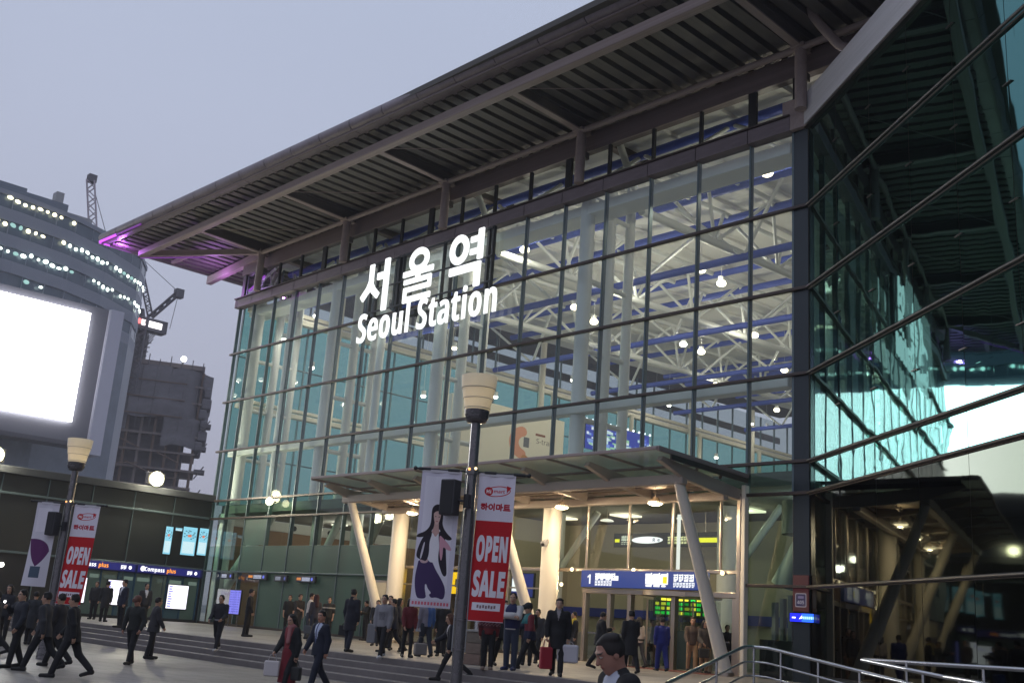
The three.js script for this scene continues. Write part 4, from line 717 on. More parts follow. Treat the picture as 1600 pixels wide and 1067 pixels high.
{
  const lattice = (parent, p, q, w, n, r, mat) => {                   // four chords and crossing braces
    const a = V(...p), b = V(...q), d = b.clone().sub(a).normalize(), u = V(0.42, 0, -0.9).normalize(), v = d.clone().cross(u).normalize(), at = (t, i, j) => a.clone().lerp(b, t).addScaledVector(u, i * w / 2).addScaledVector(v, j * w / 2).toArray(), g = [];
    for (const [i, j] of [[1, 1], [1, -1], [-1, 1], [-1, -1]]) g.push(tubeGeo(at(0, i, j), at(1, i, j), r, r, 5));
    for (let k = 0; k < n; k++) { const e = k % 2 ? 1 : -1; g.push(tubeGeo(at(k / n, -e, 1), at((k + 1) / n, e, 1), r * 0.7, r * 0.7, 4), tubeGeo(at(k / n, e, -1), at((k + 1) / n, -e, -1), r * 0.7, r * 0.7, 4)); }
    return mesh('lattice_boom', merge(g), mat, parent);
  };
  const pink = std(0.42, 0.36, 0.40, 0.7), dk = std(0.10, 0.095, 0.11, 0.8);
  const a = thing('tower_crane', 'thin pale crane boom standing almost upright behind the curved tower', 'crane', [0, 0, 0]);
  lattice(a, [-204.5, 46, -79.5], [-207.6, 82.2, -72.8], 1.5, 24, 0.17, pink); box('boom_head', [-208.4, 82.0, -73.8], [-207, 83.6, -72.2], dk, a); tube('cable', [-207.4, 82.6, -72.8], [-202.9, 58, -82], 0.07, dk, a, 0); box('cab', [-206, 44, -81], [-203, 47, -78], dk, a);
  const b = thing('tower_crane', 'dark crane with two raised jibs on top of the unfinished tower', 'crane', [-2.3, 0, 5.5]);
  lattice(b, [-198.6, 55.8, -92.4], [-200.5, 68.5, -88.3], 1.0, 14, 0.15, dk); lattice(b, [-198.6, 55.8, -92.4], [-196.6, 61.8, -96.6], 0.9, 8, 0.2, dk); lattice(b, [-199.2, 40, -91.2], [-199.2, 55.6, -91.2], 1.6, 14, 0.2, dk);
  tube('cable', [-200.5, 68.5, -88.3], [-196.6, 61.8, -96.6], 0.06, dk, b, 0); tube('cable', [-196.6, 61.8, -96.6], [-196.9, 54, -96], 0.06, dk, b, 0); box('counterweight', [-197.3, 60.6, -97.4], [-195.8, 62.4, -95.8], dk, b);
  box('machine_deck', [-200.8, 53.0, -96.2], [-198.4, 55.6, -88.6], dk, b, 0.1);
  box('sign_light', [-198.35, 53.7, -94.9], [-198.2, 54.9, -92.2], glow(1, 0.96, 0.98, 3), b); box('sign_light', [-198.35, 53.8, -91.7], [-198.2, 54.9, -90.6], glow(1, 0.9, 0.92, 2.4), b); mesh('red_light', new THREE.SphereGeometry(0.55, 10, 8), glow(1, 0.15, 0.15, 2.5), b, [-198.2, 54.4, -90.0]);
}

// ---------------------------------------------------------------- street lamps, their banners and loudspeakers
const saleTex = canvas(384, 1480, (x, w, h) => {
  x.fillStyle = '#e4dbe6'; x.fillRect(0, 0, w, h); x.fillStyle = '#c2151f'; x.fillRect(0, h * 0.325, w, h);
  x.strokeStyle = '#c2151f'; x.lineWidth = 9; x.beginPath(); x.ellipse(205, 175, 130, 50, -0.12, -2.4, 2.9); x.stroke(); x.fillStyle = '#c2151f'; x.beginPath(); x.arc(112, 178, 44, 0, 7); x.fill(); x.beginPath(); x.moveTo(296, 112); x.lineTo(346, 128); x.lineTo(300, 186); x.closePath(); x.fill();
  x.fillStyle = '#fff'; x.font = 'bold 54px sans-serif'; x.fillText('Hi', 84, 198); x.fillStyle = '#c2151f'; x.font = 'bold 50px sans-serif'; x.fillText('mart', 162, 192);
  x.strokeStyle = '#b3122a'; hangul(x, '하이마트', 44, 300, 70, 8, 15);
  x.fillStyle = '#ece4ec'; x.textAlign = 'center';
  for (const [t, y] of [['OPEN', 880], ['SALE', 1230]]) { x.save(); x.translate(w / 2 + 4, y); x.scale(1, 2.45); x.font = 'bold 136px sans-serif'; const m = x.measureText(t).width; x.scale(335 / m, 1); x.fillText(t, 0, 0); x.strokeStyle = '#ece4ec'; x.lineWidth = 9; x.lineJoin = 'miter'; x.strokeText(t, 0, 0); x.restore(); }
  x.fillRect(46, 1296, w - 92, 76); x.fillStyle = '#8a6f74'; for (let i = 0; i < 7; i++) x.fillRect(96 + i * 29, 1318 + 5 * (i % 2), 20, 30);
  x.fillStyle = '#d8cbd4'; x.fillRect(0, 1474, w, 6);
});
const ladyTex = canvas(384, 1330, (x, w, h) => {
  x.fillStyle = '#d9d2df'; x.fillRect(0, 0, w, h); x.fillStyle = '#e6e0ea'; x.fillRect(40, 60, w - 90, h - 220);
  const blob = (f, p) => { const n = p.length / 2, m = (i) => { const a = (i % n) * 2, c = ((i + 1) % n) * 2; return [(p[a] + p[c]) / 2, (p[a + 1] + p[c + 1]) / 2]; }; x.fillStyle = f; x.beginPath(); x.moveTo(...m(0)); for (let i = 1; i <= n; i++) x.quadraticCurveTo(p[(i % n) * 2], p[(i % n) * 2 + 1], ...m(i)); x.closePath(); x.fill(); };
  x.save(); x.translate(-18, 52); x.scale(0.97, 0.96);
  blob('#43305c', [60, 880, 110, 840, 190, 860, 240, 960, 300, 1040, 350, 1130, 352, 1215, 330, 1250, 270, 1225, 215, 1240, 190, 1190, 148, 1080, 150, 1160, 178, 1240, 120, 1252, 70, 1240, 36, 1060, 60, 880]);   // trousers, one knee bent out
  blob('#ddd6e0', [160, 1100, 180, 1150, 222, 1188, 190, 1210, 166, 1226, 160, 1170, 160, 1100]);
  blob('#c9a7a8', [70, 850, 100, 820, 150, 838, 160, 880, 130, 900, 80, 896, 70, 850]);                                                                      // hands at the waist
  blob('#2b2229', [150, 440, 146, 340, 175, 300, 215, 292, 255, 320, 266, 400, 264, 520, 240, 560, 170, 560, 146, 520]);                                     // hair behind the head
  blob('#cda49c', [184, 460, 228, 460, 230, 540, 252, 600, 200, 640, 150, 600, 182, 540]);                                                                   // neck
  blob('#e9e3e8', [140, 610, 176, 580, 205, 640, 236, 580, 268, 610, 272, 740, 250, 880, 150, 890, 132, 740]);                                               // blouse
  blob('#2c2430', [160, 560, 110, 590, 62, 680, 30, 800, 40, 850, 100, 868, 140, 880, 160, 800, 150, 680, 172, 600]);                                        // jacket, near side
  blob('#2c2430', [240, 560, 296, 600, 316, 700, 330, 830, 344, 930, 352, 1010, 318, 1020, 276, 930, 250, 840, 256, 720, 236, 620]);                         // jacket, far side
  blob('#d5cdd6', [96, 690, 110, 680, 100, 780, 84, 860, 70, 850, 80, 770]);
  blob('#d99fae', [244, 600, 290, 640, 350, 700, 386, 760, 330, 752, 290, 716, 296, 800, 284, 880, 262, 800, 250, 680]);                                      // scarf
  blob('#2b2229', [152, 420, 146, 520, 100, 580, 30, 606, 10, 640, 80, 640, 150, 600, 176, 540, 170, 460]);                                                  // blown hair
  blob('#2b2229', [258, 420, 268, 520, 320, 590, 384, 640, 330, 660, 270, 620, 240, 550, 244, 460]);
  blob('#deb8ae', [172, 430, 168, 370, 205, 340, 242, 370, 242, 430, 226, 490, 206, 506, 186, 490]);                                                         // face
  blob('#2b2229', [156, 420, 160, 350, 206, 318, 254, 350, 260, 420, 240, 372, 206, 362, 176, 376]);
  x.fillStyle = '#40302f'; x.fillRect(182, 418, 16, 6); x.fillRect(218, 420, 16, 6); x.fillStyle = '#b8686c'; x.fillRect(194, 466, 24, 7);
  x.restore();
  x.fillStyle = '#d2c9d6'; x.fillRect(0, h - 70, w, 70); x.fillStyle = '#d46a7a'; for (let i = 0; i < 12; i++) x.fillRect(16 + i * 30, h - 52, 20, 30);
});
const ladyTex2 = canvas(256, 900, (x, w, h) => { x.fillStyle = '#d5cfd8'; x.fillRect(0, 0, w, h); x.fillStyle = '#5f2a5e'; x.beginPath(); x.moveTo(0, 400); x.quadraticCurveTo(200, 380, 230, 520); x.quadraticCurveTo(180, 640, 110, 690); x.quadraticCurveTo(20, 600, 0, 400); x.fill(); x.fillStyle = '#4b5a6c'; x.fillRect(60, 690, 110, 120); x.fillStyle = '#e3dce4'; x.fillRect(30, 60, 150, 260); });
function banner(name, label, w, h, tex, pos, turn, lean, group) {
  const g = new THREE.BoxGeometry(w, h, 0.008, 10, 26, 1), p = g.attributes.position;
  for (let i = 0; i < p.count; i++) { const x = p.getX(i), y = p.getY(i), t = 0.5 - y / h; p.setZ(i, p.getZ(i) + 0.05 * Math.sin(3.2 * x / w + 2.5 * t) * t + 0.012 * Math.sin(14 * x / w) * (1 - t)); p.setX(i, x * (1 - 0.02 * t) + lean * t * t); }
  g.translate(0, -h / 2, 0); g.computeVertexNormals();
  const b = thing(name, label, 'banner', pos, turn, group);
  mesh('cloth', g, print(tex), b); box('hem_sleeve', [-w / 2 + 0.02, -0.05, -0.014], [w / 2 - 0.02, 0.012, 0.016], std(0.6, 0.56, 0.6, 0.8), b, 0.004);
  return b;
}
function streetLamp(label, pos, s, turn) {
  const l = thing('street_lamp', label, 'street lamp', pos, turn, 'street lamps on the square'); l.scale.setScalar(s);
  tube('pole', [0, 0, 0], [0, 3.9, 0], 0.115, M.pole, l, 2); tube('pole_top', [0, 3.9, 0], [0, 5.8, 0], 0.1, M.pole, l, 2); mesh('base', new THREE.CylinderGeometry(0.16, 0.2, 0.5, 20), M.pole, l, [0, 0.25, 0]);
  for (const y of [1.15, 1.72, 4.68]) mesh('collar', CYL[2], M.pole, l, [0, y, 0]).scale.set(0.135, y > 4 ? 0.12 : 0.05, 0.135);
  const prof = [[0.0, 5.72], [0.19, 5.74], [0.245, 5.84], [0.262, 6.0], [0.275, 6.02], [0.3, 6.2], [0.315, 6.22], [0.345, 6.42], [0.36, 6.44], [0.385, 6.7], [0.37, 6.7], [0.28, 6.22], [0.225, 5.86]].map((p) => new THREE.Vector2(...p));
  mesh('lamp_shade', new THREE.LatheGeometry(prof.slice(2), 32), M.frost, l); mesh('shade_holder', new THREE.LatheGeometry(prof.slice(0, 4).map((p) => new THREE.Vector2(p.x + 0.004, p.y - 0.03)), 28), M.pole, l);
  for (const [y, r] of [[6.01, 0.272], [6.21, 0.311], [6.43, 0.357]]) mesh('shade_ring', new THREE.TorusGeometry(r, 0.008, 6, 32), M.grey, l, [0, y, 0], [Math.PI / 2, 0, 0]);
  tube('lamp_core', [0, 5.74, 0], [0, 6.0, 0], 0.09, M.grey, l, 1); mesh('bulb_light', new THREE.SphereGeometry(0.07, 12, 8), glow(1, 0.85, 0.6, 2), l, [0, 6.18, 0]); point(l, [0, 6.18, 0], [1, 0.84, 0.6], 1.1, 4);
  for (const [y, e] of [[4.68, 1], [4.68, -1]]) { tube('banner_arm', [e * 0.1, y, 0], [e * 1.15, y, 0], 0.02, M.black, l, 0); for (const u of [0.38, 0.98]) tube('arm_sleeve', [e * (u - 0.12), y, 0], [e * (u + 0.12), y, 0], 0.033, M.black, l, 0); mesh('arm_tip', new THREE.SphereGeometry(0.045, 10, 8), M.black, l, [e * 1.18, y, 0]); }
  for (const e of [-1, 1]) { tube('cable', [e * 0.13, 1.1, 0.05], [e * 0.12, 4.6, 0.05], 0.012, M.grey, l, 0); }
  mesh('amber_light', new THREE.SphereGeometry(0.03, 8, 6), glow(1, 0.45, 0.15, 2), l, [-0.06, 4.72, 0.13]); mesh('amber_light', new THREE.SphereGeometry(0.03, 8, 6), glow(1, 0.75, 0.4, 2.5), l, [0.07, 4.74, 0.12]);
  return l;
}
function loudspeaker(label, pos, turn, s) {
  const k = thing('loudspeaker', label, 'loudspeaker', pos, turn); k.scale.setScalar(s);
  box('cabinet', [-0.17, -0.36, -0.14], [0.17, 0.36, 0.14], std(0.05, 0.046, 0.05, 0.6), k, 0.03); box('grille', [-0.14, -0.33, 0.14], [0.14, 0.33, 0.15], std(0.03, 0.028, 0.03, 0.9), k, 0.004); tube('bracket', [0.17, -0.05, -0.05], [0.36, -0.08, -0.12], 0.03, M.black, k, 0); box('clamp', [0.28, -0.2, -0.18], [0.4, 0.08, -0.06], M.black, k, 0.01); return k;
}
{
  const T = 0.806;                                                        // arms run square to the view across the square
  const P = [-16.5, DOWN, -14.45], a = [Math.cos(T), -Math.sin(T)], n = [Math.sin(T), Math.cos(T)];
  const at = (u, y, v) => [P[0] + a[0] * u + n[0] * v, y, P[2] + a[1] * u + n[1] * v];
  streetLamp('tall street lamp with a frosted bucket shade standing before the entrance', P, 1, T);
  banner('street_banner', 'red and white OPEN SALE banner with Hi mart heading on the taller lamp', 0.76, 2.95, saleTex, at(0.53, 4.06, 0.0), T, -0.06, 'banners on the street lamps');
  banner('street_banner', 'white banner of a woman in violet trousers on the taller lamp', 0.82, 2.75, ladyTex, at(-0.62, 4.06, 0.0), T, -0.02, 'banners on the street lamps');
  loudspeaker('black loudspeaker fixed to the taller lamp pole in front of the woman banner', at(-0.4, 3.5, 0.22), T - 0.5, 1);
  const Q = [-29.1, DOWN, -11.2], s = 0.86, at2 = (u, y, v) => [Q[0] + a[0] * u + n[0] * v, y, Q[2] + a[1] * u + n[1] * v], y2 = DOWN + 4.66 * s;
  streetLamp('smaller looking street lamp among the walkers before the dark low building', Q, s, T);
  banner('street_banner', 'blurred red and white OPEN SALE banner on the farther lamp', 0.70, 2.6, saleTex, at2(0.5, y2, 0), T, -0.12, 'banners on the street lamps');
  banner('street_banner', 'pale banner with a purple patch on the farther lamp', 0.62, 2.2, ladyTex2, at2(-0.55, y2, 0), T, -0.04, 'banners on the street lamps');
  loudspeaker('black loudspeaker fixed to the farther lamp pole beside the pale banner', at2(-0.3, y2 - 0.55, 0.1), T - 0.4, s);
}
// ---------------------------------------------------------------- handrails
{
  const rails = (name, label, pts, drops, posts, r = 0.032) => {
    const h = thing('handrail', label, 'handrail', [0, 0, 0], 0, 'steel handrails by the ramp');
    drops.forEach((d, i) => mesh(i ? 'lower_rail' : 'top_rail', path(pts.map((p) => [p[0], p[1] - d, p[2]]), i ? r * 0.62 : r, 60, 10), M.stainless, h));
    for (const [x, y, z, low] of posts) { tube('post', [x, low, z], [x, y, z], 0.024, M.stainless, h, 1); mesh('post_foot', CYL[1], M.stainless, h, [x, low + 0.01, z]).scale.set(0.06, 0.02, 0.06); }
    return h;
  };
  rails('a', 'steel handrail rising beside the steps and bending round along the ramp', [[-11.72, 0.32, -15.0], [-11.95, 0.66, -16.5], [-12.25, 0.98, -18.0], [-12.2, 1.0, -18.35], [-11.9, 0.99, -18.4], [-10.2, 0.8, -17.8], [-8.43, 0.6, -17.2], [-5.5, 0.3, -16.2]], [0, 0.28, 0.54],
    [[-12.0, 0.74, -16.8, DOWN], [-12.2, 0.97, -18.3, 0], [-11.6, 0.94, -18.3, 0], [-10.6, 0.86, -17.95, DOWN], [-9.6, 0.74, -17.6, DOWN], [-8.6, 0.62, -17.25, DOWN]]);
  rails('b', 'bright steel handrail running level along the dark glass wing', [[-8.95, 0.935, -16.55], [-7.5, 0.955, -15.9], [-5.9, 0.98, -15.25], [-3, 1.0, -14.0]], [0], [[-8.0, 0.94, -16.1, DOWN], [-6.6, 0.96, -15.55, DOWN]]);
  rails('c', 'bright steel handrail branching downhill from the level one by the wing', [[-8.95, 0.93, -16.5], [-7.9, 0.85, -15.9], [-7.2, 0.79, -15.65], [-6.5, 0.76, -15.15], [-4.5, 0.55, -14.0]], [0, 0.2], [[-7.6, 0.82, -15.8, DOWN], [-6.9, 0.78, -15.45, DOWN]]);
}
// ---------------------------------------------------------------- stone plinth with a steel post by the steps
{
  const p = thing('stone_post', 'square brown stone plinth carrying a steel tube post near the steps', 'post', [-21.9, 0, -19.8], 0.4);
  for (let k = 0; k < 3; k++) box('stone', [-0.24, 0.28 * k + 0.004, -0.24], [0.24, 0.28 * k + 0.276, 0.24], std(0.22 - 0.02 * k, 0.15, 0.12, 0.8, 0, { map: rep(grime, 1) }), p, 0.015);
  box('cap', [-0.27, 0.842, -0.27], [0.27, 0.9, 0.27], M.concrete, p, 0.015); tube('tube', [0, 0.9, 0], [0, 1.85, 0], 0.1, M.stainless, p, 2); mesh('knob', new THREE.SphereGeometry(0.11, 16, 10), M.stainless, p, [0, 1.87, 0]);
}
// ---------------------------------------------------------------- people
// a signed distance grid fed by tapered capsules and squashed ellipsoids, meshed with surface nets
class Field {
  constructor(lo, hi, c) { this.lo = lo; this.c = c; this.n = lo.map((l, i) => Math.ceil((hi[i] - l) / c) + 1); this.v = new Float32Array(this.n[0] * this.n[1] * this.n[2]).fill(9); }
  each(lo, hi, f) {
    const { c, n, v } = this, a = lo.map((l, i) => Math.max(0, Math.floor((l - this.lo[i]) / c))), b = hi.map((h, i) => Math.min(n[i] - 1, Math.ceil((h - this.lo[i]) / c)));
    for (let k = a[2]; k <= b[2]; k++) for (let j = a[1]; j <= b[1]; j++) { let i = (k * n[1] + j) * n[0] + a[0]; const y = this.lo[1] + j * c, z = this.lo[2] + k * c; for (let x = a[0]; x <= b[0]; x++, i++) v[i] = f(this.lo[0] + x * c, y, z, v[i]); }
  }
  cap(p, q, r0, r1 = r0, k = 0.04, sz = 1) {                              // sz > 1 flattens front to back
    const m = Math.max(r0, r1) + k + 2.5 * this.c, lo = p.map((x, i) => Math.min(x, q[i]) - m), hi = p.map((x, i) => Math.max(x, q[i]) + m);
    const d = q.map((x, i) => (x - p[i]) * (i === 2 ? sz : 1)), L = d[0] * d[0] + d[1] * d[1] + d[2] * d[2] || 1e-9;
    this.each(lo, hi, (x, y, z, o) => {
      const a = x - p[0], b = y - p[1], e = (z - p[2]) * sz, h = Math.min(1, Math.max(0, (a * d[0] + b * d[1] + e * d[2]) / L)), u = a - h * d[0], w = b - h * d[1], t = e - h * d[2];
      const s = (Math.sqrt(u * u + w * w + t * t) - (r0 + (r1 - r0) * h)) / (sz > 1 ? 1 + (sz - 1) * 0.5 : 1), g = Math.max(k - Math.abs(s - o), 0) / k; return Math.min(s, o) - g * g * k * 0.25;
    }); return this;
  }
  ell(p, r, k = 0.02, cut = false) {
    const mn = Math.min(...r), m = k + 2.5 * this.c;
    this.each(p.map((x, i) => x - r[i] - m), p.map((x, i) => x + r[i] + m), (x, y, z, o) => {
      const s = (Math.hypot((x - p[0]) / r[0], (y - p[1]) / r[1], (z - p[2]) / r[2]) - 1) * mn;
      if (cut) { const g = Math.max(k - Math.abs(-s - o), 0) / k; return Math.max(-s, o) + g * g * k * 0.25; }
      const g = Math.max(k - Math.abs(s - o), 0) / k; return Math.min(s, o) - g * g * k * 0.25;
    }); return this;
  }
  cut(f) { const { c, n, v, lo } = this; let i = 0; for (let k = 0; k < n[2]; k++) for (let j = 0; j < n[1]; j++) for (let x = 0; x < n[0]; x++, i++) if (v[i] < 1) v[i] = Math.max(v[i], f(lo[0] + x * c, lo[1] + j * c, lo[2] + k * c)); return this; }
  mesh(color) {
    const { n, v, lo, c } = this, [X, Yn, Z] = n, id = new Int32Array(v.length).fill(-1), pos = [], ix = [], cl = [], A = [1, X, X * Yn], off = [0, 1, X, X + 1, X * Yn, X * Yn + 1, X * Yn + X, X * Yn + X + 1];
    for (let k = 0; k < Z - 1; k++) for (let j = 0; j < Yn - 1; j++) for (let i = 0; i < X - 1; i++) {
      const o = (k * Yn + j) * X + i; let mask = 0; for (let q = 0; q < 8; q++) if (v[o + off[q]] < 0) mask |= 1 << q;
      if (mask === 0 || mask === 255) continue;
      let sx = 0, sy = 0, szz = 0, m = 0;
      for (let q = 0; q < 8; q++) for (let e = 0; e < 3; e++) { if (q & (1 << e)) continue; const q2 = q | (1 << e), a = v[o + off[q]], b = v[o + off[q2]]; if (a < 0 === b < 0) continue; const t = a / (a - b); sx += (q & 1) + (e === 0 ? t : 0); sy += ((q >> 1) & 1) + (e === 1 ? t : 0); szz += ((q >> 2) & 1) + (e === 2 ? t : 0); m++; }
      id[o] = pos.length / 3; const px = lo[0] + (i + sx / m) * c, py = lo[1] + (j + sy / m) * c, pz = lo[2] + (k + szz / m) * c; pos.push(px, py, pz); cl.push(...color(px, py, pz));
    }
    for (let k = 1; k < Z - 1; k++) for (let j = 1; j < Yn - 1; j++) for (let i = 1; i < X - 1; i++) {
      const o = (k * Yn + j) * X + i, s = v[o] < 0;
      for (let e = 0; e < 3; e++) { if (s === v[o + A[e]] < 0) continue; const u = A[(e + 1) % 3], w = A[(e + 2) % 3], a = id[o], b = id[o - u], d = id[o - w], f = id[o - u - w]; if (a < 0 || b < 0 || d < 0 || f < 0) continue; if (s) ix.push(a, b, f, a, f, d); else ix.push(a, f, b, a, d, f); }
    }
    const g = new THREE.BufferGeometry(); g.setAttribute('position', new THREE.Float32BufferAttribute(pos, 3)); g.setAttribute('color', new THREE.Float32BufferAttribute(cl, 3)); g.setIndex(ix); g.computeVertexNormals(); return g;
  }
}
const skinM = new THREE.MeshStandardMaterial({ vertexColors: true, roughness: 0.55 }), clothM = new THREE.MeshStandardMaterial({ vertexColors: true, roughness: 0.88 }), hairM = new THREE.MeshStandardMaterial({ vertexColors: true, roughness: 0.75 });
const add3 = (a, b) => a.map((x, i) => x + b[i]);
const lerp3 = (a, b, t) => a.map((x, i) => x + (b[i] - x) * t);
// o: height, stride (legs apart, in radians), arms [left, right] = { f: swing, b: elbow bend, o: outward, to: wrist point }, dress ...
function person(label, x, z, y, face, o) {
  const H = o.h ?? 1.7, s = H / 1.75, fem = !!o.fem, root = thing('person', label, 'person', [x, y, z], face);
  root.scale.setScalar(s);
  o = { ...o, build: o.build ?? (fem ? 0.9 : 0.94 + 0.16 * hash(Math.round(x * 10), Math.round(z * 10), 17)) };
  const cell = o.cell ?? 0.018, hc = o.headCell ?? 0.008, lean = o.lean ?? 0.03, st = o.stride ?? 0, build = o.build;
  const hipW = 0.088, shW = (fem ? 0.168 : 0.192) * (0.6 + 0.4 * build);
  // joints
  const leg = (e, a, k) => { const hp = [e * hipW, 0.92, 0], kn = [e * (hipW + 0.012), 0.92 - 0.43 * Math.cos(a), 0.43 * Math.sin(a)], an = [e * (hipW + 0.01), kn[1] - 0.41 * Math.cos(a - k), kn[2] + 0.41 * Math.sin(a - k)]; const ft = a - k * 0.8; return { hp, kn, an, toe: [an[0] + e * 0.03, an[1] - 0.055 - 0.13 * Math.max(0, Math.sin(-ft)) * 0.8, an[2] + 0.17 * Math.cos(ft * 0.6)], heel: [an[0], an[1] - 0.05, an[2] - 0.035] }; };
  const [la, lk, ra, rk] = o.legs ?? [st, st > 0 ? 0.08 : Math.abs(st) * 1.1, -st, st > 0 ? st * 1.1 : 0.08], L = leg(1, la, lk), R = leg(-1, ra, rk);
  const low = Math.min(L.toe[1], L.heel[1], R.toe[1], R.heel[1]) - 0.035;
  for (const g of [L, R]) for (const p of Object.values(g)) p[1] -= low;
  const base = 0.92 - low, up = (h, dx = 0, dz = 0) => [dx, base + h, dz + lean * h * 1.0];
  const pel = up(0), waist = up(0.16), chest = up(0.36), neck = up(0.53, 0, -0.01), head = up(0.70 - (o.nod ?? 0) * 0.05, 0, 0.015 + (o.nod ?? 0) * 0.06);
  const arm = (e, p = {}) => {
    const sh = up(0.475, e * shW, 0), f = p.f ?? 0, ou = p.o ?? 0.13, b = p.b ?? 0.2;
    if (p.to) { const w = p.to.map((v, i) => (i === 1 ? v - low + 0.0 : v)), mid = lerp3(sh, w, 0.5), dv = w.map((v, i) => v - sh[i]), D = Math.hypot(...dv), out = Math.sqrt(Math.max(0, 0.285 * 0.285 - D * D / 4)), pole = p.pole ?? [e * 0.8, -0.6, -0.3], pl = Math.hypot(...pole); return { sh, el: mid.map((v, i) => v + pole[i] / pl * out), wr: w, dir: dv.map((v) => v / (D || 1)) }; }
    const el = [sh[0] + e * 0.29 * Math.sin(ou), sh[1] - 0.29 * Math.cos(f) * Math.cos(ou), sh[2] + 0.29 * Math.sin(f)], g = f + b, wr = [el[0] + e * 0.03 * Math.sin(ou) - e * 0.02, el[1] - 0.25 * Math.cos(g), el[2] + 0.25 * Math.sin(g)];
    const d = wr.map((v, i) => v - el[i]), D = Math.hypot(...d); return { sh, el, wr, dir: d.map((v) => v / D) };
  };
  const AL = arm(1, o.al), AR = arm(-1, o.ar);
  const lo = [-0.75, -0.06, -0.75], hi = [0.75, base + 0.62, 0.75];
  const skin = o.skin ?? [0.42, 0.245, 0.165];
  // continuous body
  const B = new Field(lo, hi, cell);
  B.cap(pel, waist, 0.13 * build, 0.115 * build, 0.05, 1.3).cap(waist, chest, 0.115 * build, 0.142 * build, 0.05, 1.35);
  for (const e of [-1, 1]) B.cap(up(0.47, e * 0.03), up(0.435, e * shW * 0.84), 0.062, 0.05, 0.06, 1.1);
  B.cap(chest, neck, 0.13 * build, 0.06, 0.05, 1.3).cap(neck, head, 0.055, 0.052, 0.03);
  for (const g of [L, R]) B.cap(g.hp, g.kn, 0.088 * build, 0.055, 0.04).cap(g.kn, g.an, 0.056, 0.037, 0.03).cap(g.heel, g.toe, 0.036, 0.028, 0.03);
  for (const a of [AL, AR]) B.cap(a.sh, a.el, 0.052 * build, 0.041, 0.04).cap(a.el, a.wr, 0.041, 0.027, 0.03);
  const parts = [B.mesh(() => skin)];
  // head on a finer grid
  const nod = o.nod ?? 0, turn = o.turn ?? 0, hd = new Field([-0.14, -0.2, -0.16], [0.14, 0.16, 0.16], hc);
  hd.ell([0, 0.02, -0.012], [0.076, 0.105, 0.096]).ell([0, -0.05, 0.022], [0.058, 0.068, 0.066], 0.03).cap([0, -0.105, 0.05], [0, -0.1, 0.055], 0.026, 0.024, 0.03).cap([0, -0.06, -0.02], [0, -0.19, -0.02], 0.05, 0.054, 0.03)
    .cap([0, 0.012, 0.084], [0, -0.028, 0.106], 0.011, 0.015, 0.012).cap([-0.04, 0.03, 0.075], [0.04, 0.03, 0.075], 0.012, 0.012, 0.02);
  for (const e of [-1, 1]) hd.ell([e * 0.078, -0.012, -0.012], [0.012, 0.03, 0.02], 0.008).ell([e * 0.031, 0.008, 0.098], [0.018, 0.01, 0.018], 0.01, true).ell([e * 0.031, 0.008, 0.078], [0.013, 0.01, 0.012], 0.004);
  hd.cap([-0.02, -0.062, 0.083], [0.02, -0.062, 0.083], 0.008, 0.008, 0.01);
  const hg = hd.mesh((X, Yv, Zv) => {
    if (Zv > 0.05) { for (const e of [-1, 1]) { const d = Math.hypot(X - e * 0.031, (Yv - 0.008) * 1.5); if (d < 0.008) return [0.02, 0.015, 0.012]; if (d < 0.013) return [0.5, 0.46, 0.43]; if (Math.abs(X - e * 0.031) < 0.022 && Math.abs(Yv - 0.032) < 0.006) return [0.05, 0.035, 0.03]; } if (Math.abs(Yv + 0.062) < 0.01 && Math.abs(X) < 0.026) return [skin[0] * 0.8, skin[1] * 0.5, skin[2] * 0.5]; }
    return skin;
  });
  const headM = new THREE.Matrix4().compose(V(...head), new THREE.Quaternion().setFromEuler(new THREE.Euler(0.1 + nod * 0.5, turn, o.tilt ?? 0, 'YXZ')), V(1, 1, 1).multiplyScalar(o.headScale ?? 1.04));
  hg.applyMatrix4(headM); parts.push(hg);
  // hands: palm, four fingers, thumb
  for (const [e, a] of [[1, AL], [-1, AR]]) {
    const f = new Field([-0.07, -0.03, -0.07], [0.07, 0.21, 0.07], o.handCell ?? 0.0065);   // local: fingers run along +y, thumb toward +z
    f.cap([0, -0.02, 0], [0, 0.02, 0], 0.026, 0.026, 0.02).cap([0, 0.03, -0.02], [0, 0.08, -0.026], 0.017, 0.015, 0.02).cap([0, 0.03, 0.012], [0, 0.085, 0.024], 0.018, 0.015, 0.02);
    const curl = (o.grip ?? 0.55);
    [[-0.029, 0.055], [-0.011, 0.07], [0.008, 0.076], [0.026, 0.068]].forEach(([zz, len]) => { const k = [-e * 0.0, 0.086, zz], m = [-e * Math.sin(curl) * len * 0.5, 0.086 + Math.cos(curl) * len * 0.5, zz * 1.05], t = [m[0] - e * Math.sin(curl * 2) * len * 0.5, m[1] + Math.cos(curl * 2) * len * 0.5, zz]; f.cap(k, m, 0.0095, 0.0085, 0.006).cap(m, t, 0.0085, 0.007, 0.006); });
    f.cap([0, 0.015, 0.024], [-e * 0.012, 0.05, 0.046], 0.012, 0.0105, 0.012).cap([-e * 0.012, 0.05, 0.046], [-e * 0.024, 0.078, 0.046], 0.0105, 0.008, 0.008);
    const g = f.mesh(() => skin), q = new THREE.Quaternion().setFromUnitVectors(Y, V(...a.dir)); g.applyQuaternion(q); g.translate(...a.wr); parts.push(g);
  }
  const body = mesh('body', mergeGeometries(parts), skinM, root);
  // trousers or skirt
  const bc = o.pants ?? [0.014, 0.014, 0.018], D = new Field(lo, hi, cell);
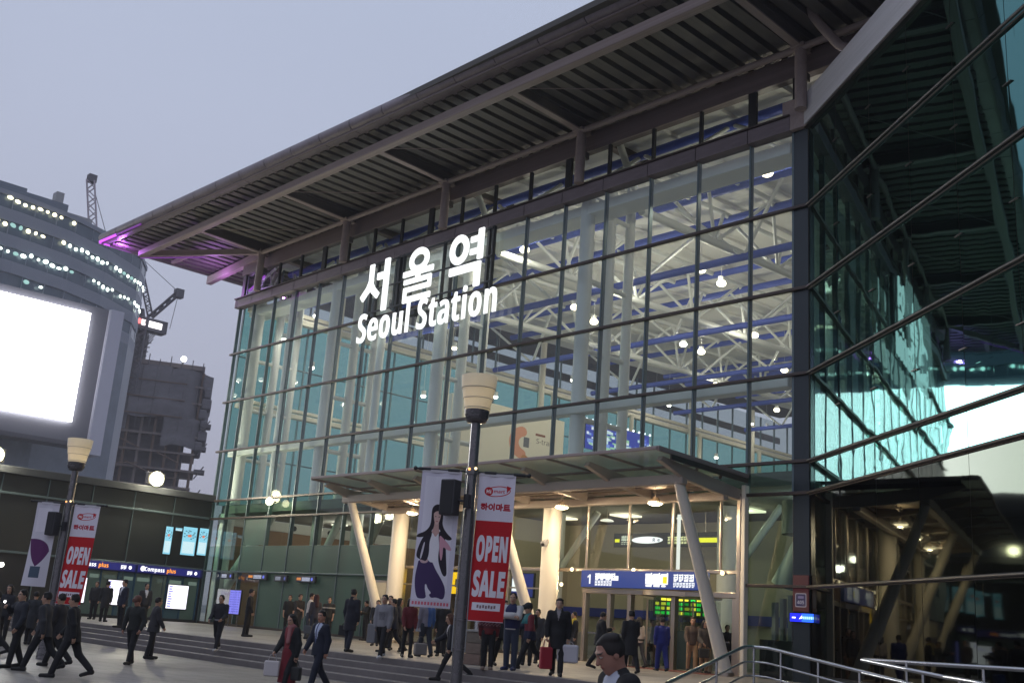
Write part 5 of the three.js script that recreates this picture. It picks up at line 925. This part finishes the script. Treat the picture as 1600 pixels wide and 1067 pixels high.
  if (o.skirt) { D.cap(waist, pel, 0.14, 0.165, 0.05, 1.2).cap(pel, [pel[0], base - o.skirt, (L.kn[2] + R.kn[2]) * 0.4], 0.16, 0.2, 0.04, 1.0).cut((X, Yv) => Math.max(base - o.skirt - Yv, Yv - (base + 0.15))); }
  else { const wd = o.wide ?? 0; D.cap(waist, pel, 0.142 * build, 0.15 * build, 0.05, 1.28); for (const g of [L, R]) D.cap(g.hp, g.kn, 0.106 * build + wd * 0.4, (fem ? 0.068 : 0.078) + wd, 0.045).cap(g.kn, lerp3(g.kn, g.an, o.bare ?? 0.97), (fem ? 0.066 : 0.077) + wd, (fem ? 0.054 : 0.066) + wd * 1.2, 0.03); D.cut((X, Yv) => Yv - (base + 0.15)); }
  mesh(o.skirt ? 'skirt' : 'trousers', D.mesh((X, Yv, Zv) => bc), clothM, root);
  if (o.legwear) { const K = new Field(lo, hi, cell); for (const g of [L, R]) K.cap(g.hp, g.kn, 0.096, 0.064, 0.04).cap(g.kn, g.an, 0.064, 0.045, 0.03); mesh('leggings', K.mesh(() => o.legwear), clothM, root); }
  // shoes
  for (const g of [L, R]) { const S = new Field(g.an.map((v) => v - 0.36), g.an.map((v) => v + 0.36), Math.min(cell, 0.014)); S.cap(g.heel, add3(g.toe, [0, -0.002, 0.03]), 0.048, 0.04, 0.03).cap(g.heel, g.an, 0.05, 0.052, 0.03); mesh('shoe', S.mesh(() => o.shoes ?? [0.012, 0.011, 0.011]), hairM, root); }
  // upper garment
  const T = new Field(lo, hi, cell), fat = 0.02 + (o.bulk ?? 0.008), hem = base + (o.hem ?? -0.06), tc = o.top ?? [0.014, 0.015, 0.02];
  for (const e of [-1, 1]) T.cap(up(0.47, e * 0.03), up(0.435, e * shW * 0.86), 0.07 + fat * 0.4, 0.055 + fat * 0.6, 0.06, 1.1);
  T.cap(waist, chest, 0.122 * build + fat, 0.148 * build + fat, 0.06, 1.3).cap(chest, neck, 0.13 * build + fat, 0.068, 0.05, 1.3)  .cap(pel, waist, 0.142 * build + fat, 0.124 * build + fat, 0.05, 1.2);
  if ((o.hem ?? -0.06) < -0.1) T.cap(pel, [0, hem - 0.1, lean * (o.hem ?? 0) + (L.kn[2] + R.kn[2]) * 0.25], 0.155 * build + fat, (o.flare ?? 0.18) * build + fat, 0.05, 1.12);
  T.cut((X, Yv) => hem - Yv);
  const sl = o.sleeve ?? 0.96; for (const a of [AL, AR]) { T.cap(a.sh, a.el, 0.058 * build + fat * 0.6, 0.05 + fat * 0.55, 0.05); if (sl > 0.5) T.cap(a.el, lerp3(a.el, a.wr, sl), 0.053 + fat * 0.6, 0.041 + fat * 0.5, 0.03); }
  if (o.hood) T.cap(add3(neck, [-0.05, 0.01, -0.07]), add3(neck, [0.05, 0.01, -0.07]), 0.06, 0.06, 0.05);
  if (o.collar) T.cap(add3(neck, [0, -0.03, 0]), add3(neck, [0, 0.05, 0]), 0.082, 0.088, 0.03);
  const shirt = o.shirt, tie = o.tie, slv = o.sleeveColor, stripe = o.stripe;
  mesh(o.garment ?? 'jacket', T.mesh((X, Yv, Zv) => {
    const zc = lean * (Yv - base), front = Zv - zc > 0.04, hgt = Yv - base;
    if (slv && Math.abs(X) > shW * 0.95 + 0.02 * 0 && hgt > -0.2) return slv;
    if (shirt && front && Math.abs(X) < (hgt - (o.vee ?? 0.2)) * (o.veeW ?? 0.24) && hgt < 0.6) return tie && Math.abs(X) < 0.024 ? tie : shirt;
    if (stripe && Math.abs(hgt - stripe[0]) < stripe[1]) return stripe[2];
    if (o.openFront && front && Math.abs(X) < 0.055) return o.openFront;
    return typeof tc === 'function' ? tc(X, hgt, Zv - zc) : tc;
  }), clothM, root);
  if (o.scarf) { const q = new Field(lo, hi, cell); q.cap(add3(neck, [-0.05, 0.02, 0.0]), add3(neck, [0.05, 0.02, 0.02]), 0.075, 0.075, 0.04).cap(add3(neck, [0.03, 0, 0.1]), add3(neck, [0.05, -0.3, 0.15]), 0.05, 0.05, 0.03, 1.5); mesh('scarf', q.mesh(() => o.scarf), clothM, root); }
  if (o.vest) { const q = new Field(lo, hi, cell); q.cap(waist, chest, 0.15 * build + fat, 0.178 * build + fat, 0.06, 1.3).cap(chest, neck, 0.15 * build + fat, 0.075, 0.05, 1.3).cap(pel, waist, 0.155 * build + fat, 0.15 * build + fat, 0.05, 1.22).cut((X, Yv) => hem + 0.03 - Yv); mesh('vest', q.mesh((X, Yv) => (stripe && Math.abs(Yv - base - stripe[0]) < stripe[1] ? stripe[2] : o.vest)), clothM, root); }
  // hair
  if (o.hair !== 'bald') {
    const q = new Field([-0.2, -0.5, -0.24], [0.2, 0.2, 0.2], Math.max(hc, 0.009)), long = o.hair === 'long', bob = o.hair === 'bob';
    q.ell([0, 0.029, -0.021], [0.0815, 0.1025, 0.0965], 0.02); for (let t = 0; t < 9; t++) { const u = hash(t, label.length, 3) * 6.28, w = 0.35 + 0.5 * hash(t, label.length, 4); q.ell([0.078 * Math.cos(u) * w, 0.1 + 0.016 * hash(t, 7) - 0.035 * w * w, -0.02 + 0.08 * Math.sin(u) * w], [0.026, 0.016, 0.026], 0.02); } if (o.hair === 'cap') q.cap([0, 0.04, 0.03], [0, 0.03, 0.13], 0.07, 0.06, 0.02).ell([0, 0.06, 0], [0.096, 0.09, 0.11], 0.02);
    for (const e of [-1, 1]) q.ell([e * 0.07, 0.01, -0.02], [0.018, 0.04, 0.04], 0.02);
    if (long || bob) { q.cap([0, 0, -0.06], [0, long ? -0.3 : -0.14, -0.1], 0.09, long ? 0.07 : 0.08, 0.04, 1.2); for (const e of [-1, 1]) q.cap([e * 0.075, 0.02, -0.01], [e * 0.085, long ? -0.22 : -0.12, -0.01], 0.03, 0.032, 0.03); }
    if (o.hair !== 'cap') { q.ell([0, -0.02, 0.1], [0.071, 0.1, 0.088], 0.012, true); if (!long && !bob) { q.ell([0, -0.075, 0.045], [0.15, 0.085, 0.085], 0.012, true); q.ell([0, -0.16, -0.03], [0.15, 0.085, 0.15], 0.012, true); } }
    const g = q.mesh(() => o.hairColor ?? [0.012, 0.01, 0.009]); g.applyMatrix4(headM); mesh(o.hair === 'cap' ? 'cap' : 'hair', g, hairM, root);
  }

  root.updateMatrixWorld(true);
  const world = (p) => V(...p).applyMatrix4(root.matrixWorld);
  return { root, lw: world(add3(AL.wr, AL.dir.map((v) => v * 0.09))), rw: world(add3(AR.wr, AR.dir.map((v) => v * 0.09))), back: world(up(0.3, 0, -0.2)), low: root };
}
const bagGeo = (w, h, d) => new RoundedBoxGeometry(w, h, d, 3, Math.min(w, h, d) * 0.25);
function bag(name, label, p, turn, w, h, d, c, handle = 0.18) {
  const b = thing(name, label, 'bag', [p.x, p.y - handle - h / 2, p.z], turn);
  mesh('body', bagGeo(w, h, d), std(...c, 0.7), b); for (const e of [-1, 1]) mesh('handle', path([[-w * 0.28, h / 2 - 0.01, e * d * 0.3], [-w * 0.16, h / 2 + handle, e * d * 0.06], [w * 0.16, h / 2 + handle, e * d * 0.06], [w * 0.28, h / 2 - 0.01, e * d * 0.3]], 0.008, 16, 6), std(c[0] * 0.6, c[1] * 0.6, c[2] * 0.6, 0.7), b); return b;
}
const faceTo = (dx, dz) => Math.atan2(dx, dz);
const LEFTWARD = faceTo(-0.69, 0.72), RIGHTWARD = faceTo(0.69, -0.72), TOCAM = faceTo(0.708, 0.657), AWAY = faceTo(-0.708, -0.657);
const navy = [0.014, 0.017, 0.032], blk = [0.012, 0.012, 0.014], char = [0.035, 0.035, 0.04], white = [0.62, 0.62, 0.66];
{
  const walk = 0.42;
  // walkers on the lower square
  person('man in black suit striding past the farther lamp with white collar showing', -22.9, -9.35, DOWN, LEFTWARD + 0.1, { h: 1.72, stride: 0.38, lean: 0.1, top: blk, shirt: [0.5, 0.5, 0.52], hem: -0.14, al: { f: -0.35, b: 0.2 }, ar: { f: 0.3, b: 0.35 }, cell: 0.015, pants: blk });
  person('man in dark jacket with legs apart facing the camera at the foot of the steps', -27.8, -12.95, DOWN, TOCAM - 0.3, { h: 1.74, legs: [0.25, 0.1, -0.22, 0.1], top: [0.02, 0.022, 0.02], al: { o: 0.35, b: 0.5 }, ar: { o: 0.3, b: 0.3 }, skin: [0.40, 0.20, 0.14], pants: blk, hair: 'cap', hairColor: [0.12, 0.05, 0.035] });
  person('man in dark suit with pale collar half hidden by the farther lamp', -24.6, -9.4, DOWN, LEFTWARD, { h: 1.73, stride: 0.4, lean: 0.08, top: char, shirt: white, hem: -0.13, al: { f: -0.3 }, ar: { f: 0.3, b: 0.3 }, pants: blk });
  const ph = person('person holding a lit phone up at the edge of the square', -25.6, -9.2, DOWN, LEFTWARD + 0.9, { h: 1.7, stride: 0.2, top: [0.02, 0.022, 0.03], hem: -0.1, ar: { to: [-0.1, 1.36, 0.3] }, al: { f: 0.1, b: 0.4 }, pants: blk });
  { const p = thing('phone', 'small glowing phone held up by the person at the edge of the crowd', 'phone', [ph.rw.x, ph.rw.y + 0.05, ph.rw.z], LEFTWARD + 0.9); box('case', [-0.035, -0.07, -0.005], [0.035, 0.07, 0.004], M.black, p, 0.004); mesh('screen', new THREE.PlaneGeometry(0.062, 0.125), glow(0.9, 0.9, 1, 3), p, [0, 0, -0.006], [0, Math.PI, 0]); const b = mesh('flash_light', new THREE.SphereGeometry(0.03, 8, 6), glow(1, 0.97, 0.95, 6), p, [0, 0.05, 0.012]); }
  person('man in dark coat walking directly behind the farther lamp pole', -26.2, -10.35, DOWN, LEFTWARD - 0.2, { h: 1.72, stride: -0.4, lean: 0.08, top: [0.024, 0.022, 0.024], hem: -0.2, pants: blk });
  [[-30.2, -10.2, 'dark figure in a long coat among the crowd at the picture edge', 'coat'], [-32.5, -10.4, 'dark figure in a short jacket among the crowd at the picture edge', 'jacket'], [-28.4, -9.4, 'dark figure with pale bag strap among the crowd at the picture edge', 'strap'], [-35.5, -12.3, 'dark figure with long hair among the crowd at the picture edge', 'hair']].forEach(([x, z, l, k], i) => person(l, x, z, DOWN, [LEFTWARD, RIGHTWARD, LEFTWARD, TOCAM][i], { h: 1.66 + 0.05 * i, stride: [0.4, -0.35, 0.3, 0.1][i], top: [[0.02, 0.02, 0.026], [0.03, 0.024, 0.022], [0.018, 0.02, 0.03], [0.025, 0.025, 0.03]][i], hem: k === 'coat' ? -0.42 : -0.08, stripe: k === 'strap' ? [0.25, 0.03, [0.3, 0.28, 0.26]] : null, hair: k === 'hair' ? 'long' : 'short', fem: k === 'hair', pants: blk, cell: 0.022 }));
  const red = person('woman in a dark red dress and black coat walking before the steps', -19.2, -12.3, DOWN, TOCAM - 0.55, { h: 1.63, fem: true, stride: 0.3, skirt: 0.62, pants: [0.15, 0.012, 0.02], legwear: blk, top: blk, hem: -0.36, flare: 0.2, openFront: [0.16, 0.014, 0.022], shirt: [0.2, 0.03, 0.035], vee: -0.4, veeW: 0.13, scarf: [0.30, 0.12, 0.12], hair: 'bob', nod: 0.4, ar: { f: 0.25, b: 0.5 }, al: { f: -0.1, b: 0.2, o: 0.2 }, cell: 0.014, skin: [0.45, 0.25, 0.17] });
  bag('hand_bag', 'white paper bag hanging from the hand of the woman in red', red.rw, 0.9, 0.3, 0.3, 0.12, [0.55, 0.5, 0.5], 0.12); bag('hand_bag', 'black bag hanging from the far hand of the woman in red', red.lw, 0.4, 0.32, 0.26, 0.12, [0.02, 0.02, 0.02], 0.12);
  person('man in navy suit and tie walking beside the woman in red', -20.3, -13.75, DOWN, TOCAM - 0.75, { h: 1.74, stride: 0.32, top: navy, shirt: [0.42, 0.46, 0.58], tie: [0.08, 0.10, 0.2], veeW: 0.28, vee: 0.12, hem: -0.14, pants: navy, al: { f: -0.2, b: 0.3 }, ar: { f: 0.25, b: 0.3 }, cell: 0.014, skin: [0.42, 0.21, 0.14], turn: 0.2 });
  person('bald man in open black jacket and pale shirt hurrying across the front', -5.2, -6.18, DOWN, LEFTWARD + 0.35, { h: 1.74, stride: 0.4, lean: 0.12, top: [0.012, 0.011, 0.012], shirt: [0.42, 0.44, 0.52], veeW: 0.2, vee: -0.05, hem: -0.1, hair: 'short', hairColor: [0.012, 0.008, 0.007], cell: 0.011, headCell: 0.0055, nod: 0.7, skin: [0.33, 0.16, 0.115], turn: -0.1, headScale: 1.08 });

  [[-24.1, -7.6, 'dark walker with a grey cap at the very edge of the crowd', LEFTWARD, 0.35, 'cap'], [-26.8, -8.2, 'dark walker in a long coat behind the lit phone', RIGHTWARD, 0.4, 'short'], [-31.5, -12.2, 'dark walker with hands in pockets beyond the farther lamp', TOCAM, 0.15, 'short'], [-34.0, -11.4, 'woman in dark coat with a bob beyond the lit phone', LEFTWARD, 0.3, 'bob'], [-36.8, -13.6, 'dark figure far behind the crowd near the wall', AWAY, 0.1, 'short'], [-39.6, -13.0, 'dark figure far behind the crowd facing the wall lamp', RIGHTWARD, 0.2, 'short']].forEach(([x, z, l, f, st, hr], i) => person(l, x, z, DOWN, f, { h: 1.66 + 0.03 * (i % 4), stride: st, lean: 0.06, top: [[0.02, 0.02, 0.024], [0.016, 0.018, 0.028], [0.03, 0.027, 0.026], [0.022, 0.018, 0.02], [0.024, 0.026, 0.03], [0.018, 0.018, 0.02]][i], hem: i % 3 === 1 ? -0.4 : -0.1, hair: hr, fem: hr === 'bob', hairColor: hr === 'cap' ? [0.08, 0.08, 0.085] : undefined, pants: blk, cell: 0.02, al: { f: 0.2, b: 0.5 }, ar: { f: -0.2, b: 0.3 } }));
  // on the steps
  person('man in black jacket and white shoes coming down the steps alone', -30.6, -16.95, -0.3, TOCAM - 0.2, { h: 1.7, stride: 0.3, top: [0.016, 0.016, 0.022], hem: 0.02, shoes: [0.4, 0.4, 0.42], al: { f: 0.2, b: 0.9 }, ar: { f: 0.15, b: 0.8 }, stripe: [0.03, 0.03, [0.25, 0.25, 0.27]], nod: 0.3 });
  person('man in charcoal open jacket with hand on hip at the top of the steps', -30.7, -14.9, DOWN, RIGHTWARD + 0.6, { h: 1.75, stride: 0.1, top: char, shirt: [0.35, 0.35, 0.36], hem: -0.18, pants: blk, al: { f: -0.1, b: 0.9, o: 0.4 }, ar: { f: 0.2, b: 0.4 } });
  const wb = person('woman in dark hooded coat stepping down behind the taller lamp pole', -20.1, -17.4, -0.3, LEFTWARD + 0.2, { h: 1.62, fem: true, stride: 0.45, lean: 0.12, top: [0.012, 0.013, 0.02], hem: -0.12, hood: true, hair: 'long', hairColor: [0.09, 0.035, 0.018], shirt: [0.5, 0.47, 0.5], pants: blk, ar: { f: 0.5, b: 0.6 }, nod: 0.4, cell: 0.015 });
  bag('shoulder_bag', 'grey round bag at the side of the woman stepping down', wb.rw.clone().add(V(-0.2, 0.1, 0.2)), 1.2, 0.32, 0.28, 0.14, [0.20, 0.18, 0.17], 0.14);
  // on the raised square, from the low building to the wing
  [[-39.5, -17.8, 'man in dark suit standing in front of the middle lit poster', 0.1], [-47.5, -20.6, 'man in dark coat near the first shop sign with his back turned', AWAY], [-51, -21.6, 'dark standing figure before the narrow lit poster', TOCAM]].forEach(([x, z, l, f], i) => person(l, x, z, 0, f, { h: 1.73, top: [[0.018, 0.02, 0.036], [0.02, 0.02, 0.022], [0.022, 0.022, 0.026]][i], shirt: i ? null : white, hem: [-0.16, -0.35, -0.06][i], pants: blk, cell: 0.022 }));
  person('man in dark jacket and white shirt behind the open jacketed man', -43.0, -20.3, 0, TOCAM + 0.6, { h: 1.7, top: char, shirt: white, hem: -0.1, pants: blk, cell: 0.022 });
  person('man in a black T-shirt at the start of the group by the green glass', -42, -26.6, 0, TOCAM, { h: 1.7, top: [0.02, 0.02, 0.02], sleeve: 0.4, garment: 'shirt', hem: -0.06, pants: blk });
  person('man in dark shirt turned to his neighbour in the group by the green glass', -40.6, -26.2, 0, TOCAM + 0.8, { h: 1.75, top: [0.025, 0.022, 0.022], sleeve: 0.45, garment: 'shirt', ar: { f: 0.6, b: 0.7 }, pants: char });
  person('man in white shirt carrying a pale jacket in the group by the green glass', -37.0, -24.4, 0, RIGHTWARD, { h: 1.76, top: [0.55, 0.5, 0.46], sleeve: 0.96, garment: 'shirt', al: { f: 0.3, b: 1.0 }, ar: { f: 0.2, b: 0.9 }, pants: [0.04, 0.045, 0.06] });
  const gw = person('woman with long reddish hair and grey jacket in the group by the green glass', -34.2, -22.8, 0, AWAY + 0.5, { h: 1.68, fem: true, top: [0.045, 0.04, 0.048], hair: 'long', hairColor: [0.05, 0.014, 0.012], pants: [0.03, 0.035, 0.05], hem: -0.1, ar: { f: -0.2 } });
  bag('shoulder_bag', 'grey shoulder bag on the woman with reddish hair', gw.lw, 0.3, 0.34, 0.3, 0.14, [0.07, 0.075, 0.085], 0.2);
  person('man in black T-shirt with pale chest print in the group by the green glass', -38.9, -26.6, 0, TOCAM, { h: 1.7, top: [0.018, 0.017, 0.016], stripe: [0.36, 0.025, [0.3, 0.28, 0.26]], sleeve: 0.45, garment: 'shirt', pants: blk, ar: { f: 0.2, b: 0.6 } });
  const bc = person('tall man in long black coat seen from behind near the top of the steps', -26.6, -19.0, 0, AWAY - 0.5, { h: 1.78, stride: 0.12, top: [0.013, 0.014, 0.022], hem: -0.34, pants: [0.014, 0.016, 0.028], collar: true, scarf: [0.28, 0.2, 0.13] });
  bag('brief_case', 'black case in the hand of the man in the long black coat', bc.lw, 0.6, 0.42, 0.3, 0.1, [0.013, 0.013, 0.015], 0.06);
  person('man in black looking at his phone beside the slanted strut', -38.9, -28.6, 0, TOCAM - 0.9, { h: 1.7, top: [0.02, 0.02, 0.02], al: { f: 0.5, b: 1.3 }, ar: { f: 0.4, b: 1.3 }, nod: 0.5, pants: blk });
  const gs = person('person in grey sweatshirt walking down with white shoes', -23.5, -17.85, 0, TOCAM - 0.35, { h: 1.66, stride: 0.3, top: (X, h, Z) => (Z > 0.05 && Math.abs(X) < 0.09 && Math.abs(h - 0.24) < 0.1 && ((h * 40 | 0) + (X * 60 | 0)) % 2 ? [0.07, 0.07, 0.08] : [0.22, 0.215, 0.235]), garment: 'sweatshirt', bulk: 0.02, hem: -0.06, pants: blk, shoes: [0.42, 0.44, 0.5], cell: 0.015 });
  bag('shoulder_bag', 'grey jacket and bag hanging by the person in the grey sweatshirt', gs.rw.clone().add(V(-0.1, 0.2, 0)), 0.4, 0.26, 0.5, 0.14, [0.16, 0.16, 0.17], 0.05);
  person('dark dressed man standing right behind the grey sweatshirt', -29.2, -22.4, 0, TOCAM, { h: 1.74, top: [0.016, 0.016, 0.018], pants: blk });
  person('woman in brown fur trimmed jacket and bare legs by the white pier', -35.6, -28.4, 0, LEFTWARD + 0.2, { h: 1.64, fem: true, top: [0.05, 0.03, 0.022], bulk: 0.03, hem: -0.1, collar: true, hair: 'bob', hairColor: [0.025, 0.014, 0.01], pants: [0.02, 0.018, 0.02], skirt: 0.2, legwear: [0.10, 0.075, 0.06], ar: { f: 0.3, b: 0.5 } });
  const bj = person('man in bright blue jacket seen from behind at the top of the steps', -25.4, -20.9, 0, AWAY + 0.5, { h: 1.7, stride: 0.22, top: (X) => (X < 0.03 ? [0.03, 0.085, 0.26] : [0.17, 0.16, 0.2]), hem: -0.03, pants: [0.02, 0.025, 0.038], nod: 0.3 });
  bag('sling_bag', 'pale sling bag on the man in the blue jacket', bj.lw.clone().add(V(0, 0.25, 0)), 0.5, 0.2, 0.24, 0.08, [0.32, 0.33, 0.36], 0.05);
  person('person in long black coat behind the woman banner', -26.3, -22.3, 0, TOCAM, { h: 1.68, top: blk, hem: -0.4, pants: blk });
  person('person in red and black patterned hoodie under the OPEN SALE banner', -19.6, -18.1, 0, AWAY, { h: 1.62, top: (X, h) => (h > 0.18 && ((Math.floor(X * 34) + Math.floor(h * 40)) % 3 === 0) ? [0.2, 0.1, 0.11] : h < 0.12 ? [0.12, 0.012, 0.014] : [0.07, 0.012, 0.016]), garment: 'hoodie', hood: true, hair: 'bob', pants: blk, shoes: [0.2, 0.15, 0.12], hem: -0.04, cell: 0.015 });
  person('person in black beside the man with folded arms', -21.7, -20.55, 0, TOCAM + 0.5, { h: 1.72, top: blk, hem: -0.2, pants: blk, stride: 0.2 });
  const cross = { al: { to: [-0.12, 1.2, 0.21], pole: [0.9, -0.5, 0.15] }, ar: { to: [0.12, 1.24, 0.19], pole: [-0.9, -0.5, 0.15] } };
  person('tall man with folded arms in navy vest with white sleeves', -19.9, -19.15, 0, TOCAM - 0.35, { h: 1.86, top: [0.48, 0.47, 0.47], garment: 'shirt', vest: [0.018, 0.022, 0.075], bulk: 0.014, pants: [0.035, 0.045, 0.075], shoes: [0.04, 0.05, 0.12], ...cross, hem: -0.02, turn: 0.15, cell: 0.014 });
  person('man in teal and red jacket leaning forward beside the folded arms', -20.7, -20.6, 0, LEFTWARD + 0.3, { h: 1.74, stride: 0.45, lean: 0.1, top: (X, h) => (h > 0.3 && X < 0.14 ? [0.02, 0.15, 0.16] : X > -0.02 && h > 0.12 ? [0.15, 0.02, 0.03] : [0.014, 0.018, 0.045]), hem: -0.12, pants: blk, hair: 'cap', hairColor: [0.015, 0.016, 0.02], ar: { f: 0.4, b: 1.0 }, cell: 0.015 });
  const mb = person('man in long black coat carrying a pale box and a red bag', -18.1, -18.95, 0, TOCAM - 0.1, { h: 1.78, stride: 0.2, top: [0.011, 0.011, 0.013], shirt: [0.26, 0.24, 0.25], vee: 0.32, hem: -0.32, collar: true, pants: blk, al: { f: -0.1, o: 0.24 }, ar: { f: 0.1, o: 0.22 }, skin: [0.46, 0.28, 0.2], cell: 0.014 });
  bag('shopping_bag', 'pale grey box bag in the hand of the man in the long black coat', mb.lw, TOCAM, 0.5, 0.42, 0.22, [0.52, 0.50, 0.55], 0.06);
  bag('shopping_bag', 'tall red paper bag in the hand of the man in the long black coat', mb.rw, TOCAM + 0.3, 0.3, 0.5, 0.14, [0.32, 0.015, 0.03], 0.16);
  person('woman in black jacket and yellow scarf behind the man with the box', -25.6, -27.6, 0, LEFTWARD + 0.4, { h: 1.66, fem: true, top: blk, scarf: [0.55, 0.42, 0.06], hair: 'short', pants: char });
  const pw = person('person in black coat and boots looking at a phone outside the doors', -22.1, -25.0, 0, RIGHTWARD + 0.2, { h: 1.7, stride: 0.3, top: blk, hem: -0.2, bulk: 0.02, pants: blk, al: { f: 0.5, b: 1.4 }, ar: { f: 0.2, b: 0.3 }, nod: 0.5 });
  bag('shopping_bag', 'bright blue plastic bag carried by the person with the phone', pw.rw, 0.6, 0.42, 0.46, 0.2, [0.02, 0.07, 0.36], 0.1);
  person('woman in cream jacket and black belt walking into the doors', -23.9, -29.0, 0, AWAY + 0.5, { h: 1.66, fem: true, stride: 0.25, top: [0.50, 0.44, 0.40], stripe: [0.04, 0.03, blk], hem: -0.06, pants: char, hair: 'bob' });
  const bw = person('man with shaved head just inside the doors', -26.6, -31.6, 0, TOCAM, { h: 1.72, top: [0.3, 0.27, 0.22], hair: 'bald', pants: char });
  person('person in yellow top just inside the doors', -25.0, -31.4, 0, LEFTWARD, { h: 1.62, top: [0.45, 0.38, 0.06], pants: char, hair: 'short' });
  person('person in bright blue overalls walking into the doors', -22.2, -28.1, 0, AWAY + 0.2, { h: 1.66, stride: 0.22, top: [0.012, 0.02, 0.16], pants: [0.012, 0.02, 0.15], wide: 0.012, bulk: 0.012, hem: -0.05 });
  person('person in brown patterned jacket and tan trousers coming out of the doors', -22.2, -29.7, 0, TOCAM, { h: 1.74, stride: 0.15, top: [0.085, 0.06, 0.05], pants: [0.34, 0.22, 0.12], hem: -0.08, hairColor: [0.04, 0.015, 0.01], ar: { f: 0.2, b: 0.6 } });
  [[-24.9, -30.9, 'man in light blue shirt inside the revolving door', TOCAM + 0.4, [0.2, 0.28, 0.4]], [-27.9, -33.2, 'person in grey coat waiting deep inside the doors', LEFTWARD, [0.12, 0.12, 0.13]], [-26.2, -33.6, 'person in red jacket deep inside the doors', AWAY, [0.3, 0.03, 0.03]], [-30.6, -31.8, 'person in dark green coat inside the glass by the second pier', RIGHTWARD, [0.03, 0.07, 0.05]], [-23.0, -32.8, 'person in black suit inside the doors below the board', TOCAM, [0.015, 0.015, 0.02]], [-33.2, -28.2, 'person in grey coat outside the glass behind the red banner', TOCAM, [0.06, 0.06, 0.065]], [-30.9, -26.8, 'person in dark brown jacket behind the red banner', RIGHTWARD, [0.05, 0.035, 0.03]], [-28.9, -24.7, 'woman in black behind the man in bright blue', LEFTWARD, [0.014, 0.014, 0.016]]].forEach(([x, z, l, f, c], i) => person(l, x, z, 0, f, { h: 1.62 + 0.04 * (i % 4), stride: 0.2 * (i % 3), top: c, pants: i % 2 ? blk : char, hair: i === 7 ? 'long' : 'short', fem: i === 7, hem: i % 3 === 1 ? -0.35 : -0.08, cell: 0.022, headCell: 0.01 }));
  [[-24.6, -19.6, 'woman in dark red jacket by the stone post', TOCAM + 0.3, [0.11, 0.012, 0.016], 'bob'], [-27.4, -21.2, 'man in navy jacket behind the taller lamp pole', LEFTWARD, navy, 'short'], [-22.6, -22.4, 'man in black jacket behind the folded arms toward the pier', AWAY, blk, 'short'], [-30.0, -23.4, 'woman in long dark coat near the fur trimmed jacket', RIGHTWARD, [0.02, 0.018, 0.022], 'long'], [-32.8, -24.6, 'man in dark hooded jacket standing before the tall white pier', TOCAM, [0.022, 0.024, 0.03], 'short'], [-24.4, -24.6, 'man in dark grey suit between the red banner and the second pier', TOCAM - 0.4, char, 'short'], [-36.2, -21.2, 'man in black suit at the top of the steps before the green glass', RIGHTWARD, blk, 'short'], [-20.4, -24.4, 'person in black padded jacket by the slanted strut near the doors', AWAY + 0.3, [0.015, 0.015, 0.017], 'short']].forEach(([x, z, l, f, c, hr], i) => person(l, x, z, 0, f, { h: 1.63 + 0.035 * (i % 4), stride: [0.1, 0.35, 0.05, 0.25][i % 4], top: c, pants: blk, hair: hr, fem: hr !== 'short', hem: [-0.08, -0.14, -0.1, -0.42][i % 4], cell: 0.02, headCell: 0.01, ar: { f: 0.2, b: 0.3 + 0.3 * (i % 3) } }));
  const dk = person('woman in dark jacket with long hair beside the tan trousers', -21.5, -29.4, 0, TOCAM + 0.3, { h: 1.66, fem: true, top: [0.07, 0.06, 0.055], hair: 'long', pants: [0.26, 0.16, 0.09], bulk: 0.02, ar: { f: 0.1, b: 0.9 } });
  bag('hand_bag', 'black bag held by the woman with long hair in the doorway', dk.rw, TOCAM, 0.34, 0.3, 0.14, [0.02, 0.018, 0.016], 0.1);
}
renderer.render(scene, camera);
